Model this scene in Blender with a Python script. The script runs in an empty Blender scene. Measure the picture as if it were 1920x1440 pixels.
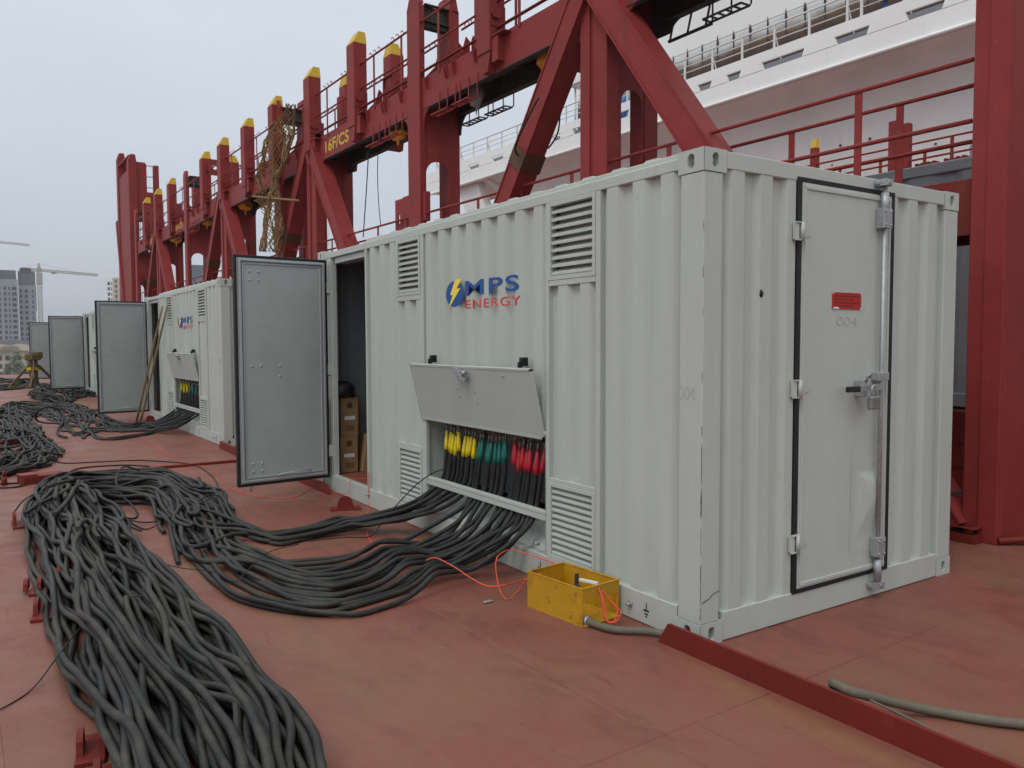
import bpy, bmesh, math, random
import numpy as np
from mathutils import Matrix, Vector
random.seed(7); RNG = np.random.RandomState(11)
PI = math.pi
S = bpy.context.scene
COL = S.collection

# ------------------------------------------------------------------ camera
CF = 1492.17; CP = np.array([-3.1328, -2.8043, 1.6058])
YAW, PIT, ROL = 0.6057, -0.0529, -0.0038
def _basis():
    cy, sy, cp, sp = math.cos(YAW), math.sin(YAW), math.cos(PIT), math.sin(PIT)
    f = np.array([sy*cp, cy*cp, sp]); r = np.array([cy, -sy, 0]); u = np.cross(r, f)
    c, s = math.cos(ROL), math.sin(ROL)
    return np.array([c*r+s*u, -s*r+c*u, f])
CB = _basis()
cam = bpy.data.cameras.new('camera'); co = bpy.data.objects.new('camera', cam); COL.objects.link(co)
cam.sensor_width = 36; cam.lens = 36*CF/1920; cam.clip_start = 0.05; cam.clip_end = 6000
m = Matrix.Identity(4)
for i in range(3):
    m[i][0] = CB[0][i]; m[i][1] = CB[1][i]; m[i][2] = -CB[2][i]; m[i][3] = CP[i]
co.matrix_world = m
S.camera = co
def on(px, py, ax, v):
    d = CB.T @ np.array([(px-960)/CF, (720-py)/CF, 1.0]); t = (v-CP[ax])/d[ax]; return CP+t*d
def G(px, py, z=0.0): return on(px, py, 2, z)

# ------------------------------------------------------------------ light
S.view_settings.view_transform = 'Standard'; S.view_settings.look = 'None'
S.view_settings.exposure = 0.0; S.view_settings.gamma = 1
W = bpy.data.worlds.new('World'); S.world = W; W.use_nodes = True
nt = W.node_tree; nt.nodes.clear()
N = nt.nodes.new; LK = nt.links.new
SUN_EL, SUN_AZ = math.radians(55), math.radians(246)     # azimuth measured from +Y towards +X
sky = N('ShaderNodeTexSky'); sky.sky_type = 'NISHITA'; sky.sun_disc = False
sky.sun_elevation = SUN_EL; sky.sun_rotation = SUN_AZ
sky.dust_density = 4; sky.air_density = 1
tc = N('ShaderNodeTexCoord'); sep = N('ShaderNodeSeparateXYZ'); LK(tc.outputs['Generated'], sep.inputs[0])
ramp = N('ShaderNodeValToRGB'); LK(sep.outputs['Z'], ramp.inputs[0])
e = ramp.color_ramp.elements
e[0].position = 0.0; e[0].color = (0.50, 0.54, 0.60, 1)
e[1].position = 1.0; e[1].color = (1.14, 1.14, 1.12, 1)
for p, c in ((0.12, (0.54, 0.59, 0.665, 1)), (0.40, (0.66, 0.71, 0.78, 1))):
    x = ramp.color_ramp.elements.new(p); x.color = c
OV = 11.6
sc_ = N('ShaderNodeMixRGB'); sc_.blend_type = 'MULTIPLY'; sc_.inputs[0].default_value = 1
LK(ramp.outputs[0], sc_.inputs[1]); sc_.inputs[2].default_value = (OV, OV, OV, 1)
mx = N('ShaderNodeMixRGB'); mx.inputs[0].default_value = 0.9
LK(sky.outputs[0], mx.inputs[1]); LK(sc_.outputs[0], mx.inputs[2])
cl = N('ShaderNodeTexNoise'); cl.inputs['Scale'].default_value = 2.2; cl.inputs['Detail'].default_value = 5; mpc = N('ShaderNodeMapping'); mpc.inputs['Scale'].default_value = (1,1,3.5)
LK(tc.outputs['Generated'], mpc.inputs[0]); LK(mpc.outputs[0], cl.inputs['Vector'])
mrc = N('ShaderNodeMapRange'); mrc.inputs[1].default_value = .3; mrc.inputs[2].default_value = .7; mrc.inputs[3].default_value = .96; mrc.inputs[4].default_value = 1.04; LK(cl.outputs[0], mrc.inputs[0])
mcl = N('ShaderNodeMixRGB'); mcl.blend_type = 'MULTIPLY'; mcl.inputs[0].default_value = 1; LK(mx.outputs[0], mcl.inputs[1]); LK(mrc.outputs[0], mcl.inputs[2])
bg = N('ShaderNodeBackground'); bg.inputs[1].default_value = 0.1; LK(mcl.outputs[0], bg.inputs[0])
wo = N('ShaderNodeOutputWorld'); LK(bg.outputs[0], wo.inputs[0])
sl = bpy.data.lights.new('sun', 'SUN'); sl.energy = 0.9; sl.angle = math.radians(22); sl.color = (1, .96, .9)
so = bpy.data.objects.new('sun', sl); COL.objects.link(so)
sd = Vector((math.sin(SUN_AZ)*math.cos(SUN_EL), math.cos(SUN_AZ)*math.cos(SUN_EL), math.sin(SUN_EL)))
so.rotation_euler = sd.to_track_quat('Z', 'Y').to_euler()

# ------------------------------------------------------------------ materials
def mat(name, col, rough=.5, var=.12, scale=6, dirt=None, damt=.3, dscale=2.0, metal=0, bump=0, bscale=60, stretch=(1,1,1), dlo=.5, dhi=.7, spec=.4):
    M = bpy.data.materials.new(name); M.use_nodes = True; t = M.node_tree; n = t.nodes; l = t.links
    b = n['Principled BSDF']; b.inputs['Roughness'].default_value = rough; b.inputs['Metallic'].default_value = metal
    b.inputs['Specular IOR Level'].default_value = spec
    tc = n.new('ShaderNodeTexCoord'); mp = n.new('ShaderNodeMapping'); mp.inputs['Scale'].default_value = stretch
    l.new(tc.outputs['Object'], mp.inputs[0])
    nz = n.new('ShaderNodeTexNoise'); nz.inputs['Scale'].default_value = scale; nz.inputs['Detail'].default_value = 6
    nz.inputs['Roughness'].default_value = .65
    l.new(mp.outputs[0], nz.inputs['Vector'])
    mr = n.new('ShaderNodeMapRange'); l.new(nz.outputs[0], mr.inputs[0])
    mr.inputs[1].default_value = .25; mr.inputs[2].default_value = .75
    mr.inputs[3].default_value = 1-var; mr.inputs[4].default_value = 1+var
    mul = n.new('ShaderNodeMixRGB'); mul.blend_type = 'MULTIPLY'; mul.inputs[0].default_value = 1
    mul.inputs[1].default_value = (*col, 1); l.new(mr.outputs[0], mul.inputs[2])
    out = mul.outputs[0]
    if dirt is not None:
        n2 = n.new('ShaderNodeTexNoise'); n2.inputs['Scale'].default_value = dscale; n2.inputs['Detail'].default_value = 8
        n2.inputs['Roughness'].default_value = .7; n2.noise_dimensions = '4D'; n2.inputs['W'].default_value = random.random()*20
        l.new(mp.outputs[0], n2.inputs['Vector'])
        m2 = n.new('ShaderNodeMapRange'); m2.inputs[1].default_value = dlo; m2.inputs[2].default_value = dhi
        m2.inputs[3].default_value = 0; m2.inputs[4].default_value = damt; l.new(n2.outputs[0], m2.inputs[0])
        mm = n.new('ShaderNodeMixRGB'); l.new(m2.outputs[0], mm.inputs[0]); l.new(out, mm.inputs[1]); mm.inputs[2].default_value = (*dirt, 1)
        out = mm.outputs[0]
    l.new(out, b.inputs['Base Color'])
    rr = n.new('ShaderNodeMapRange'); l.new(nz.outputs[0], rr.inputs[0]); rr.inputs[3].default_value = rough-.08; rr.inputs[4].default_value = rough+.1
    l.new(rr.outputs[0], b.inputs['Roughness'])
    if bump:
        n3 = n.new('ShaderNodeTexNoise'); n3.inputs['Scale'].default_value = bscale; n3.inputs['Detail'].default_value = 4
        l.new(mp.outputs[0], n3.inputs['Vector'])
        bp = n.new('ShaderNodeBump'); bp.inputs['Strength'].default_value = bump; bp.inputs['Distance'].default_value = .01
        l.new(n3.outputs[0], bp.inputs['Height']); l.new(bp.outputs[0], b.inputs['Normal'])
    return M
M = {}
M['cont'] = mat('container_paint', (.472,.512,.472), .42, .05, 3, (.30,.29,.25), .45, 1.6, bump=.12, bscale=9, stretch=(1,1,.25), dlo=.5, dhi=.85)
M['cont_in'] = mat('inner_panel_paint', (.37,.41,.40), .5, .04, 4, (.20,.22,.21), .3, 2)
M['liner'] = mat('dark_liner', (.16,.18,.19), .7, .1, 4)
M['trim'] = mat('aluminium_trim', (.42,.44,.46), .4, .05, 8, metal=.3)
M['rubber'] = mat('black_rubber', (.012,.013,.015), .55, .2, 20)
M['galv'] = mat('galvanised_steel', (.40,.42,.43), .50, .2, 30, metal=.6)
M['red'] = mat('red_oxide_paint', (.258,.038,.037), .5, .14, 2.5, (.15,.035,.025), .55, 1.2, bump=.1, bscale=14, spec=.15)
M['reddark'] = mat('dark_red_paint', (.165,.020,.014), .55, .15, 3, (.10,.025,.015), .5, 1.5, spec=.25)
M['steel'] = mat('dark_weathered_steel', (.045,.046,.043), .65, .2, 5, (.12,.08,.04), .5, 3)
M['yel'] = mat('yellow_paint', (.62,.40,.03), .5, .1, 10)
M['yelbox'] = mat('worn_yellow_paint', (.50,.27,.012), .5, .12, 8, (.20,.09,.02), .7, 5, bump=.1, bscale=20, dlo=.52, dhi=.68)
M['blk'] = mat('black_paint', (.012,.012,.014), .5, .1, 10)
M['cable'] = mat('dusty_rubber_cable', (.040,.043,.043), .7, .35, 12, (.13,.12,.095), .75, 3.2, bump=.5, bscale=70, dlo=.40, dhi=.66)
M['cablenew'] = mat('rubber_cable', (.022,.024,.025), .55, .3, 12, (.06,.058,.05), .6, 3, bump=.4, bscale=60, dlo=.5, dhi=.7)
M['wire'] = mat('thin_black_cable', (.018,.017,.018), .55, .2, 12)
M['orange'] = mat('orange_cord', (.75,.10,.045), .45, .1, 10)
M['hose'] = mat('grey_rubber_hose', (.13,.115,.085), .7, .2, 12, (.2,.18,.13), .5, 6)
M['sy'] = mat('yellow_sleeve', (.80,.62,.02), .35, .1, 20)
M['sg'] = mat('green_sleeve', (.015,.17,.13), .35, .1, 20)
M['sr'] = mat('red_sleeve', (.50,.022,.035), .35, .1, 20)
M['card'] = mat('brown_cardboard', (.30,.19,.09), .8, .1, 6, (.2,.12,.05), .4, 4)
M['paper'] = mat('white_paper', (.7,.7,.72), .8, .03, 6)
M['ink'] = mat('carton_print', (.10,.05,.03), .8, .05, 6)
M['bag'] = mat('black_plastic', (.015,.015,.017), .35, .2, 6)
M['blue'] = mat('logo_blue', (.005,.075,.30), .4, .02, 6)
M['lred'] = mat('logo_red', (.72,.01,.02), .4, .02, 6)
M['lyel'] = mat('logo_yellow', (.95,.75,.06), .4, .02, 6)
M['sign'] = mat('red_sign', (.42,.018,.012), .4, .1, 40)
M['pencil'] = mat('pencil_marking', (.43,.44,.41), .8, .1, 30)
M['white'] = mat('white_ship_paint', (.88,.88,.87), .4, .02, .5, (.62,.60,.55), .25, .35, dlo=.5, dhi=.8)
M['soffit'] = mat('mottled_white_paint', (.84,.83,.82), .5, .03, .5, (.50,.47,.42), .5, .25, dlo=.45, dhi=.75)  # white with broad random patches of grey-brown
M['railw'] = mat('white_rail_paint', (.72,.72,.70), .4, .03, 2)
M['floor'] = mat('container_floor', (.22,.07,.05), .6, .15, 5)
M['net'] = mat('coir_rope', (.26,.165,.075), .9, .25, 12)
M['bamboo'] = mat('dry_bamboo', (.22,.18,.09), .6, .25, 14)
M['trestle'] = mat('muddy_trestle_paint', (.11,.075,.022), .7, .3, 5, (.09,.05,.03), .7, 4)
M['polybag'] = mat('orange_wrapping', (.80,.38,.03), .4, .15, 8)
M['haze_b'] = mat('grey_tower_render', (.27,.285,.305), .8, .05, .1)
M['bdark'] = mat('dark_glazing', (.028,.03,.04), .5, .2, .3)
M['roofd'] = mat('grey_roof', (.16,.18,.21), .8, .1, .2)
M['net2'] = mat('scaffold_sheeting', (.10,.115,.13), .8, .15, .2)
M['cream'] = mat('cream_render', (.55,.47,.36), .8, .06, .1)
M['crane'] = mat('crane_paint', (.36,.35,.31), .6, .1, 1)
M['leaf'] = mat('leaves', (.10,.12,.06), .7, .3, 3)
M['bark'] = mat('bark', (.12,.09,.06), .8, .2, 3)
M['jeans'] = mat('blue_workwear', (.03,.06,.22), .8, .2, 10)
M['skin'] = mat('skin', (.45,.27,.19), .6, .05, 10)
M['hair'] = mat('hair', (.02,.015,.012), .6, .05, 10)
M['drum'] = mat('blue_plastic', (.02,.10,.32), .4, .1, 4)
M['greyc'] = mat('grey_container_paint', (.27,.285,.31), .5, .06, 2, (.2,.2,.2), .3, 1.5)
M['ground'] = mat('shore_ground', (.20,.18,.15), .9, .2, .05)
M['hull'] = mat('hull_paint', (.2,.05,.04), .6, .1, 1)
M['primer'] = mat('brown_primer', (.10,.045,.02), .6, .25, 9)
M['brass'] = mat('padlock_steel', (.30,.31,.30), .35, .15, 20, metal=.7)
M['brassl'] = mat('padlock_label', (.5,.45,.2), .4, .1, 20)
M['lugm'] = mat('clear_lug_shroud', (.20,.17,.15), .3, .2, 20, metal=.5)

def weather(Mm, layers):
    """wear with shapes of its own: (scale, lo, hi, amount, colour, stretch)"""
    t = Mm.node_tree; n = t.nodes; l = t.links; b = n['Principled BSDF']; src = b.inputs['Base Color'].links[0].from_socket; tc = n.new('ShaderNodeTexCoord')
    for sc_,lo,hi,amt,col,st in layers:
        mp = n.new('ShaderNodeMapping'); mp.inputs['Scale'].default_value = st; mp.inputs['Location'].default_value = (random.uniform(0,9),)*3; l.new(tc.outputs['Object'], mp.inputs[0])
        z = n.new('ShaderNodeTexNoise'); z.inputs['Scale'].default_value = sc_; z.inputs['Detail'].default_value = 8; z.inputs['Roughness'].default_value = .65; l.new(mp.outputs[0], z.inputs['Vector'])
        r = n.new('ShaderNodeMapRange'); r.inputs[1].default_value = lo; r.inputs[2].default_value = hi; r.inputs[4].default_value = amt; l.new(z.outputs[0], r.inputs[0])
        m_ = n.new('ShaderNodeMixRGB'); l.new(r.outputs[0], m_.inputs[0]); l.new(src, m_.inputs[1]); m_.inputs[2].default_value = (*col,1); src = m_.outputs[0]
    l.new(src, b.inputs['Base Color'])
weather(M['cont'], [(1.0,.60,.75,.22,(.33,.27,.19),(9,9,.5)), (5,.66,.72,.35,(.30,.29,.26),(1,1,1)), (38,.70,.74,.55,(.20,.17,.13),(1,1,1)), (1.2,.55,.75,.25,(.40,.42,.40),(1,1,.3))])
weather(M['red'], [(1.0,.58,.72,.45,(.12,.035,.022),(5,5,.5)), (7,.62,.70,.5,(.33,.10,.09),(1,1,1)), (16,.66,.72,.6,(.09,.035,.02),(1,1,.6)), (45,.70,.74,.6,(.30,.16,.12),(1,1,1))])
weather(M['reddark'], [(6,.58,.70,.5,(.24,.05,.035),(1,1,1)), (25,.62,.70,.6,(.09,.035,.02),(1,1,1)), (60,.70,.74,.6,(.28,.17,.12),(1,1,1))])
weather(M['yelbox'], [(22,.62,.68,.7,(.16,.07,.02),(1,1,1)), (50,.66,.70,.7,(.30,.20,.12),(1,1,1))])
# deck material: red oxide with scuffs, dust drifts and faint plate joints
def dusty_cable():
    Mm = mat('dusty_rubber_cable', (.014,.0155,.016), .58, .3, 12, bump=.5, bscale=70); t = Mm.node_tree; n = t.nodes; l = t.links; b = n['Principled BSDF']
    src = b.inputs['Base Color'].links[0].from_socket; tc = n.new('ShaderNodeTexCoord'); sp = n.new('ShaderNodeSeparateXYZ'); l.new(tc.outputs['Object'], sp.inputs[0])
    a = n.new('ShaderNodeMapRange'); a.inputs[1].default_value = -.25; a.inputs[2].default_value = -1.3; a.inputs[3].default_value = .12; a.inputs[4].default_value = 1; l.new(sp.outputs['X'], a.inputs[0])
    for sc_,lo,hi,amt,col in ((2.2,.40,.66,.60,(.060,.056,.043)),(9,.48,.72,.42,(.080,.070,.048))):
        z = n.new('ShaderNodeTexNoise'); z.inputs['Scale'].default_value = sc_; z.inputs['Detail'].default_value = 6; l.new(tc.outputs['Object'], z.inputs['Vector'])
        r = n.new('ShaderNodeMapRange'); r.inputs[1].default_value = lo; r.inputs[2].default_value = hi; r.inputs[4].default_value = amt; l.new(z.outputs[0], r.inputs[0])
        mu = n.new('ShaderNodeMath'); mu.operation = 'MULTIPLY'; l.new(r.outputs[0], mu.inputs[0]); l.new(a.outputs[0], mu.inputs[1])
        m_ = n.new('ShaderNodeMixRGB'); l.new(mu.outputs[0], m_.inputs[0]); l.new(src, m_.inputs[1]); m_.inputs[2].default_value = (*col,1); src = m_.outputs[0]
    l.new(src, b.inputs['Base Color']); return Mm
M['cable'] = dusty_cable()
def deck_material():
    Mm = mat('deck_paint', (.212,.070,.050), .62, .16, 1.3, (.205,.112,.068), .8, .55, bump=.10, bscale=25, dlo=.46, dhi=.72)
    t = Mm.node_tree; n = t.nodes; l = t.links; b = n['Principled BSDF']
    src = b.inputs['Base Color'].links[0].from_socket
    tc = n.new('ShaderNodeTexCoord')
    def layer(src, scale, lo, hi, amt, col, stretch=(1,1,1)):
        mp = n.new('ShaderNodeMapping'); mp.inputs['Scale'].default_value = stretch; l.new(tc.outputs['Object'], mp.inputs[0])
        z = n.new('ShaderNodeTexNoise'); z.inputs['Scale'].default_value = scale; z.inputs['Detail'].default_value = 9; z.inputs['Roughness'].default_value = .72
        z.inputs['Distortion'].default_value = .6; l.new(mp.outputs[0], z.inputs['Vector'])
        r = n.new('ShaderNodeMapRange'); r.inputs[1].default_value = lo; r.inputs[2].default_value = hi; r.inputs[4].default_value = amt
        l.new(z.outputs[0], r.inputs[0]); m_ = n.new('ShaderNodeMixRGB'); l.new(r.outputs[0], m_.inputs[0]); l.new(src, m_.inputs[1]); m_.inputs[2].default_value = (*col, 1)
        return m_.outputs[0]
    o = layer(src, 2.6, .50, .64, .55, (.135,.042,.034), (1, .5, 1))
    o = layer(o, 9, .58, .70, .45, (.20,.115,.08))
    o = layer(o, 45, .60, .70, .6, (.10,.038,.028))
    o = layer(o, 14, .60, .66, .55, (.11,.035,.028), (1,.12,1))
    o = layer(o, 70, .68, .72, .7, (.34,.24,.19))
    o = layer(o, .55, .52, .66, .45, (.18,.105,.056))
    # tan dust drift along the foot of the near coaming bar and round the near cable heap
    def drift(src, p, q, w, col, amt):
        p = Vector((*p,0)); q = Vector((*q,0)); d_ = (q-p).normalized(); L_ = (q-p).length
        a = n.new('ShaderNodeVectorMath'); a.operation = 'SUBTRACT'; l.new(tc.outputs['Object'], a.inputs[0]); a.inputs[1].default_value = p
        u = n.new('ShaderNodeVectorMath'); u.operation = 'DOT_PRODUCT'; l.new(a.outputs[0], u.inputs[0]); u.inputs[1].default_value = d_
        v = n.new('ShaderNodeVectorMath'); v.operation = 'DOT_PRODUCT'; l.new(a.outputs[0], v.inputs[0]); v.inputs[1].default_value = (-d_.y,d_.x,0)
        z = n.new('ShaderNodeTexNoise'); z.inputs['Scale'].default_value = 3.5; z.inputs['Detail'].default_value = 7; l.new(tc.outputs['Object'], z.inputs['Vector'])
        ab = n.new('ShaderNodeMath'); ab.operation = 'ABSOLUTE'; l.new(v.outputs['Value'], ab.inputs[0])
        ad = n.new('ShaderNodeMath'); ad.operation = 'MULTIPLY_ADD'; l.new(z.outputs[0], ad.inputs[0]); ad.inputs[1].default_value = -2.2*w; l.new(ab.outputs[0], ad.inputs[2])
        r = n.new('ShaderNodeMapRange'); r.inputs[1].default_value = -w*.1; r.inputs[2].default_value = -w*1.1; r.inputs[4].default_value = amt; l.new(ad.outputs[0], r.inputs[0])
        e0 = n.new('ShaderNodeMapRange'); e0.inputs[1].default_value = 0; e0.inputs[2].default_value = L_*.3; l.new(u.outputs['Value'], e0.inputs[0])
        e1 = n.new('ShaderNodeMapRange'); e1.inputs[1].default_value = L_; e1.inputs[2].default_value = L_*.7; l.new(u.outputs['Value'], e1.inputs[0])
        m1 = n.new('ShaderNodeMath'); m1.operation = 'MULTIPLY'; l.new(e0.outputs[0], m1.inputs[0]); l.new(e1.outputs[0], m1.inputs[1])
        m2 = n.new('ShaderNodeMath'); m2.operation = 'MULTIPLY'; l.new(m1.outputs[0], m2.inputs[0]); l.new(r.outputs[0], m2.inputs[1])
        mm = n.new('ShaderNodeMixRGB'); l.new(m2.outputs[0], mm.inputs[0]); l.new(src, mm.inputs[1]); mm.inputs[2].default_value = (*col,1); return mm.outputs[0]
    o = drift(o, (-.17,.15), (-.33,-1.7), .10, (.225,.115,.055), .65)
    o = drift(o, (-1.35,3.6), (-1.75,.0), .38, (.185,.12,.068), .5)
    o = drift(o, (-2.0,3.8), (-1.3,1.4), .22, (.19,.125,.065), .45)
    # plate joints
    br = n.new('ShaderNodeTexBrick'); br.offset = .0; br.squash = 1
    mp = n.new('ShaderNodeMapping'); mp.inputs['Location'].default_value = (.87, .55, 0); l.new(tc.outputs['Object'], mp.inputs[0]); l.new(mp.outputs[0], br.inputs['Vector'])
    br.inputs['Scale'].default_value = 1; br.inputs['Brick Width'].default_value = 2.2; br.inputs['Row Height'].default_value = 5.0
    br.inputs['Mortar Size'].default_value = .006; br.inputs['Mortar Smooth'].default_value = .6
    mj = n.new('ShaderNodeMixRGB'); mj.inputs[2].default_value = (.08,.03,.025,1); l.new(o, mj.inputs[1])
    mu = n.new('ShaderNodeMath'); mu.operation = 'MULTIPLY'; mu.inputs[1].default_value = .3; l.new(br.outputs['Fac'], mu.inputs[0]); l.new(mu.outputs[0], mj.inputs[0])
    l.new(mj.outputs[0], b.inputs['Base Color'])
    zz = n.new('ShaderNodeTexNoise'); zz.inputs['Scale'].default_value = 1.7; zz.inputs['Detail'].default_value = 8; zz.inputs['Roughness'].default_value = .7; l.new(tc.outputs['Object'], zz.inputs['Vector'])
    rr = n.new('ShaderNodeMapRange'); rr.inputs[1].default_value = .35; rr.inputs[2].default_value = .65; rr.inputs[3].default_value = .38; rr.inputs[4].default_value = .72; l.new(zz.outputs[0], rr.inputs[0]); l.new(rr.outputs[0], b.inputs['Roughness'])
    return Mm
M['deck'] = deck_material()

# ------------------------------------------------------------------ mesh helpers
class MB:
    def __init__(s): s.v = []; s.f = []; s.sm = []
    def add(s, vs, fs, smooth=False):
        o = len(s.v); s.v += [tuple(map(float, p)) for p in vs]
        s.f += [tuple(i+o for i in f) for f in fs]; s.sm += [smooth]*len(fs); return s
    def box(s, x0, x1, y0, y1, z0, z1):
        v = [(x0,y0,z0),(x1,y0,z0),(x1,y1,z0),(x0,y1,z0),(x0,y0,z1),(x1,y0,z1),(x1,y1,z1),(x0,y1,z1)]
        return s.add(v, [(0,3,2,1),(4,5,6,7),(0,1,5,4),(1,2,6,5),(2,3,7,6),(3,0,4,7)])
    def bbox(s, x0, x1, y0, y1, z0, z1, b=.004):
        """box with chamfered edges"""
        bm = bmesh.new(); bmesh.ops.create_cube(bm, size=1)
        for v in bm.verts:
            v.co = Vector((x0+(v.co.x+.5)*(x1-x0), y0+(v.co.y+.5)*(y1-y0), z0+(v.co.z+.5)*(z1-z0)))
        bmesh.ops.bevel(bm, geom=list(bm.edges), offset=b, segments=1, affect='EDGES')
        s.frombm(bm); bm.free(); return s
    def frombm(s, bm, smooth=False, T=None):
        bm.verts.ensure_lookup_table(); bm.verts.index_update()
        return s.add([(T @ v.co if T else v.co) for v in bm.verts], [[v.index for v in f.verts] for f in bm.faces], smooth)
    def prism(s, poly, ax, a, b):
        """poly: list of (p,q); ax: extrusion axis 0/1/2"""
        def P(p, q, t): return [(t,p,q),(p,t,q),(p,q,t)][ax]
        n = len(poly); v = [P(p,q,a) for p,q in poly]+[P(p,q,b) for p,q in poly]
        f = [tuple(range(n))[::-1], tuple(range(n,2*n))]+[(i,(i+1)%n,n+(i+1)%n,n+i) for i in range(n)]
        return s.add(v, f)
    def bar(s, p, q, w, h=None, up=(0,0,1)):
        h = h or w; p = Vector(p); q = Vector(q); d = (q-p).normalized(); u = Vector(up)
        if abs(d.dot(u)) > .98: u = Vector((1,0,0))
        r = d.cross(u).normalized(); u = r.cross(d)
        v = [a+r*(x*w/2)+u*(y*h/2) for a in (p,q) for x,y in ((-1,-1),(1,-1),(1,1),(-1,1))]
        return s.add(v, [(0,3,2,1),(4,5,6,7),(0,1,5,4),(1,2,6,5),(2,3,7,6),(3,0,4,7)])
    def tube(s, pts, r, n=8, cap=True, rs=None):
        P = np.array([tuple(p) for p in pts], float); k = len(P)
        T = np.gradient(P, axis=0); T /= np.linalg.norm(T, axis=1)[:,None]+1e-12
        u = np.array([0,0,1.]) if abs(T[0][2]) < .9 else np.array([1.,0,0])
        vs = []
        for i in range(k):
            t = T[i]; u = u-t*(u@t); u /= np.linalg.norm(u)+1e-12; w = np.cross(t,u); R = r if rs is None else rs[i]
            for j in range(n):
                a = 2*PI*j/n; vs.append(P[i]+R*(math.cos(a)*u+math.sin(a)*w))
        fs = [(i*n+j, i*n+(j+1)%n, (i+1)*n+(j+1)%n, (i+1)*n+j) for i in range(k-1) for j in range(n)]
        s.add(vs, fs, True)
        if cap:
            o = len(s.v)-len(vs); s.f += [tuple(o+j for j in range(n))[::-1], tuple(o+(k-1)*n+j for j in range(n))]; s.sm += [False,False]
        return s
    def cyl(s, p, q, r, n=14, r2=None):
        return s.tube([p,q], r, n, True, None if r2 is None else [r,r2])
    def ring(s, O, U, V, Nn, rect, hole, depth, back=True, both=False):
        """rectangular plate with a convex hole; Nn points inwards"""
        O,U,V,Nn = map(Vector,(O,U,V,Nn)); u0,v0,u1,v1 = rect
        cu = sum(p[0] for p in hole)/len(hole); cv = sum(p[1] for p in hole)/len(hole)
        out = []
        for p in hole:
            du, dv = p[0]-cu, p[1]-cv; t = 1e9
            if abs(du)>1e-9: t = min(t, ((u1 if du>0 else u0)-cu)/du)
            if abs(dv)>1e-9: t = min(t, ((v1 if dv>0 else v0)-cv)/dv)
            out.append([cu+du*t, cv+dv*t])
        for c in ((u0,v0),(u1,v0),(u1,v1),(u0,v1)):
            k = min(range(len(out)), key=lambda i: (math.atan2(out[i][1]-cv,out[i][0]-cu)-math.atan2(c[1]-cv,c[0]-cu))**2 if abs(abs(math.atan2(out[i][1]-cv,out[i][0]-cu)-math.atan2(c[1]-cv,c[0]-cu)))<PI else 9)
            out[k] = list(c)
        n = len(hole); W_ = lambda p,d: O+U*p[0]+V*p[1]+Nn*d
        v = [W_(p,0) for p in out]+[W_(p,0) for p in hole]+[W_(p,depth) for p in hole]
        f = [(i,(i+1)%n,n+(i+1)%n,n+i) for i in range(n)]+[(n+i,n+(i+1)%n,2*n+(i+1)%n,2*n+i) for i in range(n)]
        if both:
            v += [W_(p,depth) for p in out]
            f += [(2*n+i,2*n+(i+1)%n,3*n+(i+1)%n,3*n+i) for i in range(n)]+[(i,(i+1)%n,3*n+(i+1)%n,3*n+i) for i in range(n)]
        elif back: f.append(tuple(range(2*n,3*n)))
        return s.add(v, f)
    def sphere(s, c, r, sc=(1,1,1), seg=12, rings=8, jit=0):
        bm = bmesh.new(); bmesh.ops.create_uvsphere(bm, u_segments=seg, v_segments=rings, radius=1)
        for v in bm.verts:
            j = 1+random.uniform(-jit,jit); v.co = Vector((c[0]+v.co.x*r*sc[0]*j, c[1]+v.co.y*r*sc[1]*j, c[2]+v.co.z*r*sc[2]*j))
        s.frombm(bm, True); bm.free(); return s
    def build(s, name, m, parent=None, label=None, loc=None):
        me = bpy.data.meshes.new(name)
        me.from_pydata(s.v, [], s.f)
        me.polygons.foreach_set('use_smooth', s.sm)
        bm = bmesh.new(); bm.from_mesh(me); bmesh.ops.recalc_face_normals(bm, faces=bm.faces); bm.to_mesh(me); bm.free()
        me.update(); me.materials.append(M[m] if isinstance(m,str) else m)
        o = bpy.data.objects.new(name, me); COL.objects.link(o)
        if parent is not None: o.parent = parent
        if label: o['label'] = label
        if loc: o.location = loc
        return o
def tag(o, label=None, cat=None, group=None, kind=None):
    if label: o['label'] = label
    if cat: o['category'] = cat
    if group: o['group'] = group
    if kind: o['kind'] = kind
    return o
def empty(name, loc=(0,0,0), rz=0, label=None, cat=None, group=None):
    o = bpy.data.objects.new(name, None); COL.objects.link(o); o.location = loc; o.rotation_euler = (0,0,rz)
    o.empty_display_size = .2
    return tag(o, label, cat, group)
def kids(o): return [c for c in bpy.data.objects if c.parent == o]
def copy_tree(o, parent=None, skip=()):
    c = o.copy(); COL.objects.link(c); c.parent = parent
    for ch in kids(o):
        if ch.name.split('.')[0] in skip: continue
        copy_tree(ch, c, skip)
    return c
def stadium(cu, cv, ru, rv, n=24):
    """vertical slot: half widths ru, half height rv"""
    r = ru; h = max(rv-ru, 0); P = []
    for k in range(n):
        a = 2*PI*(k+.5)/n; P.append((cu+r*math.cos(a), cv+r*math.sin(a)+(h if math.sin(a)>0 else -h)))
    return P
def spline(P, step=.03):
    """Catmull-Rom through P, resampled"""
    P = np.array([tuple(p) for p in P], float); Q = np.vstack([2*P[0]-P[1], P, 2*P[-1]-P[-2]]); out = []
    for i in range(1, len(Q)-2):
        a,b,c,d = Q[i-1],Q[i],Q[i+1],Q[i+2]; n = max(2, int(np.linalg.norm(c-b)/step))
        for t in np.linspace(0,1,n,endpoint=False):
            out.append(.5*((2*b)+(-a+c)*t+(2*a-5*b+4*c-d)*t*t+(-a+3*b-3*c+d)*t**3))
    out.append(P[-1]); return np.array(out)
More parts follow.
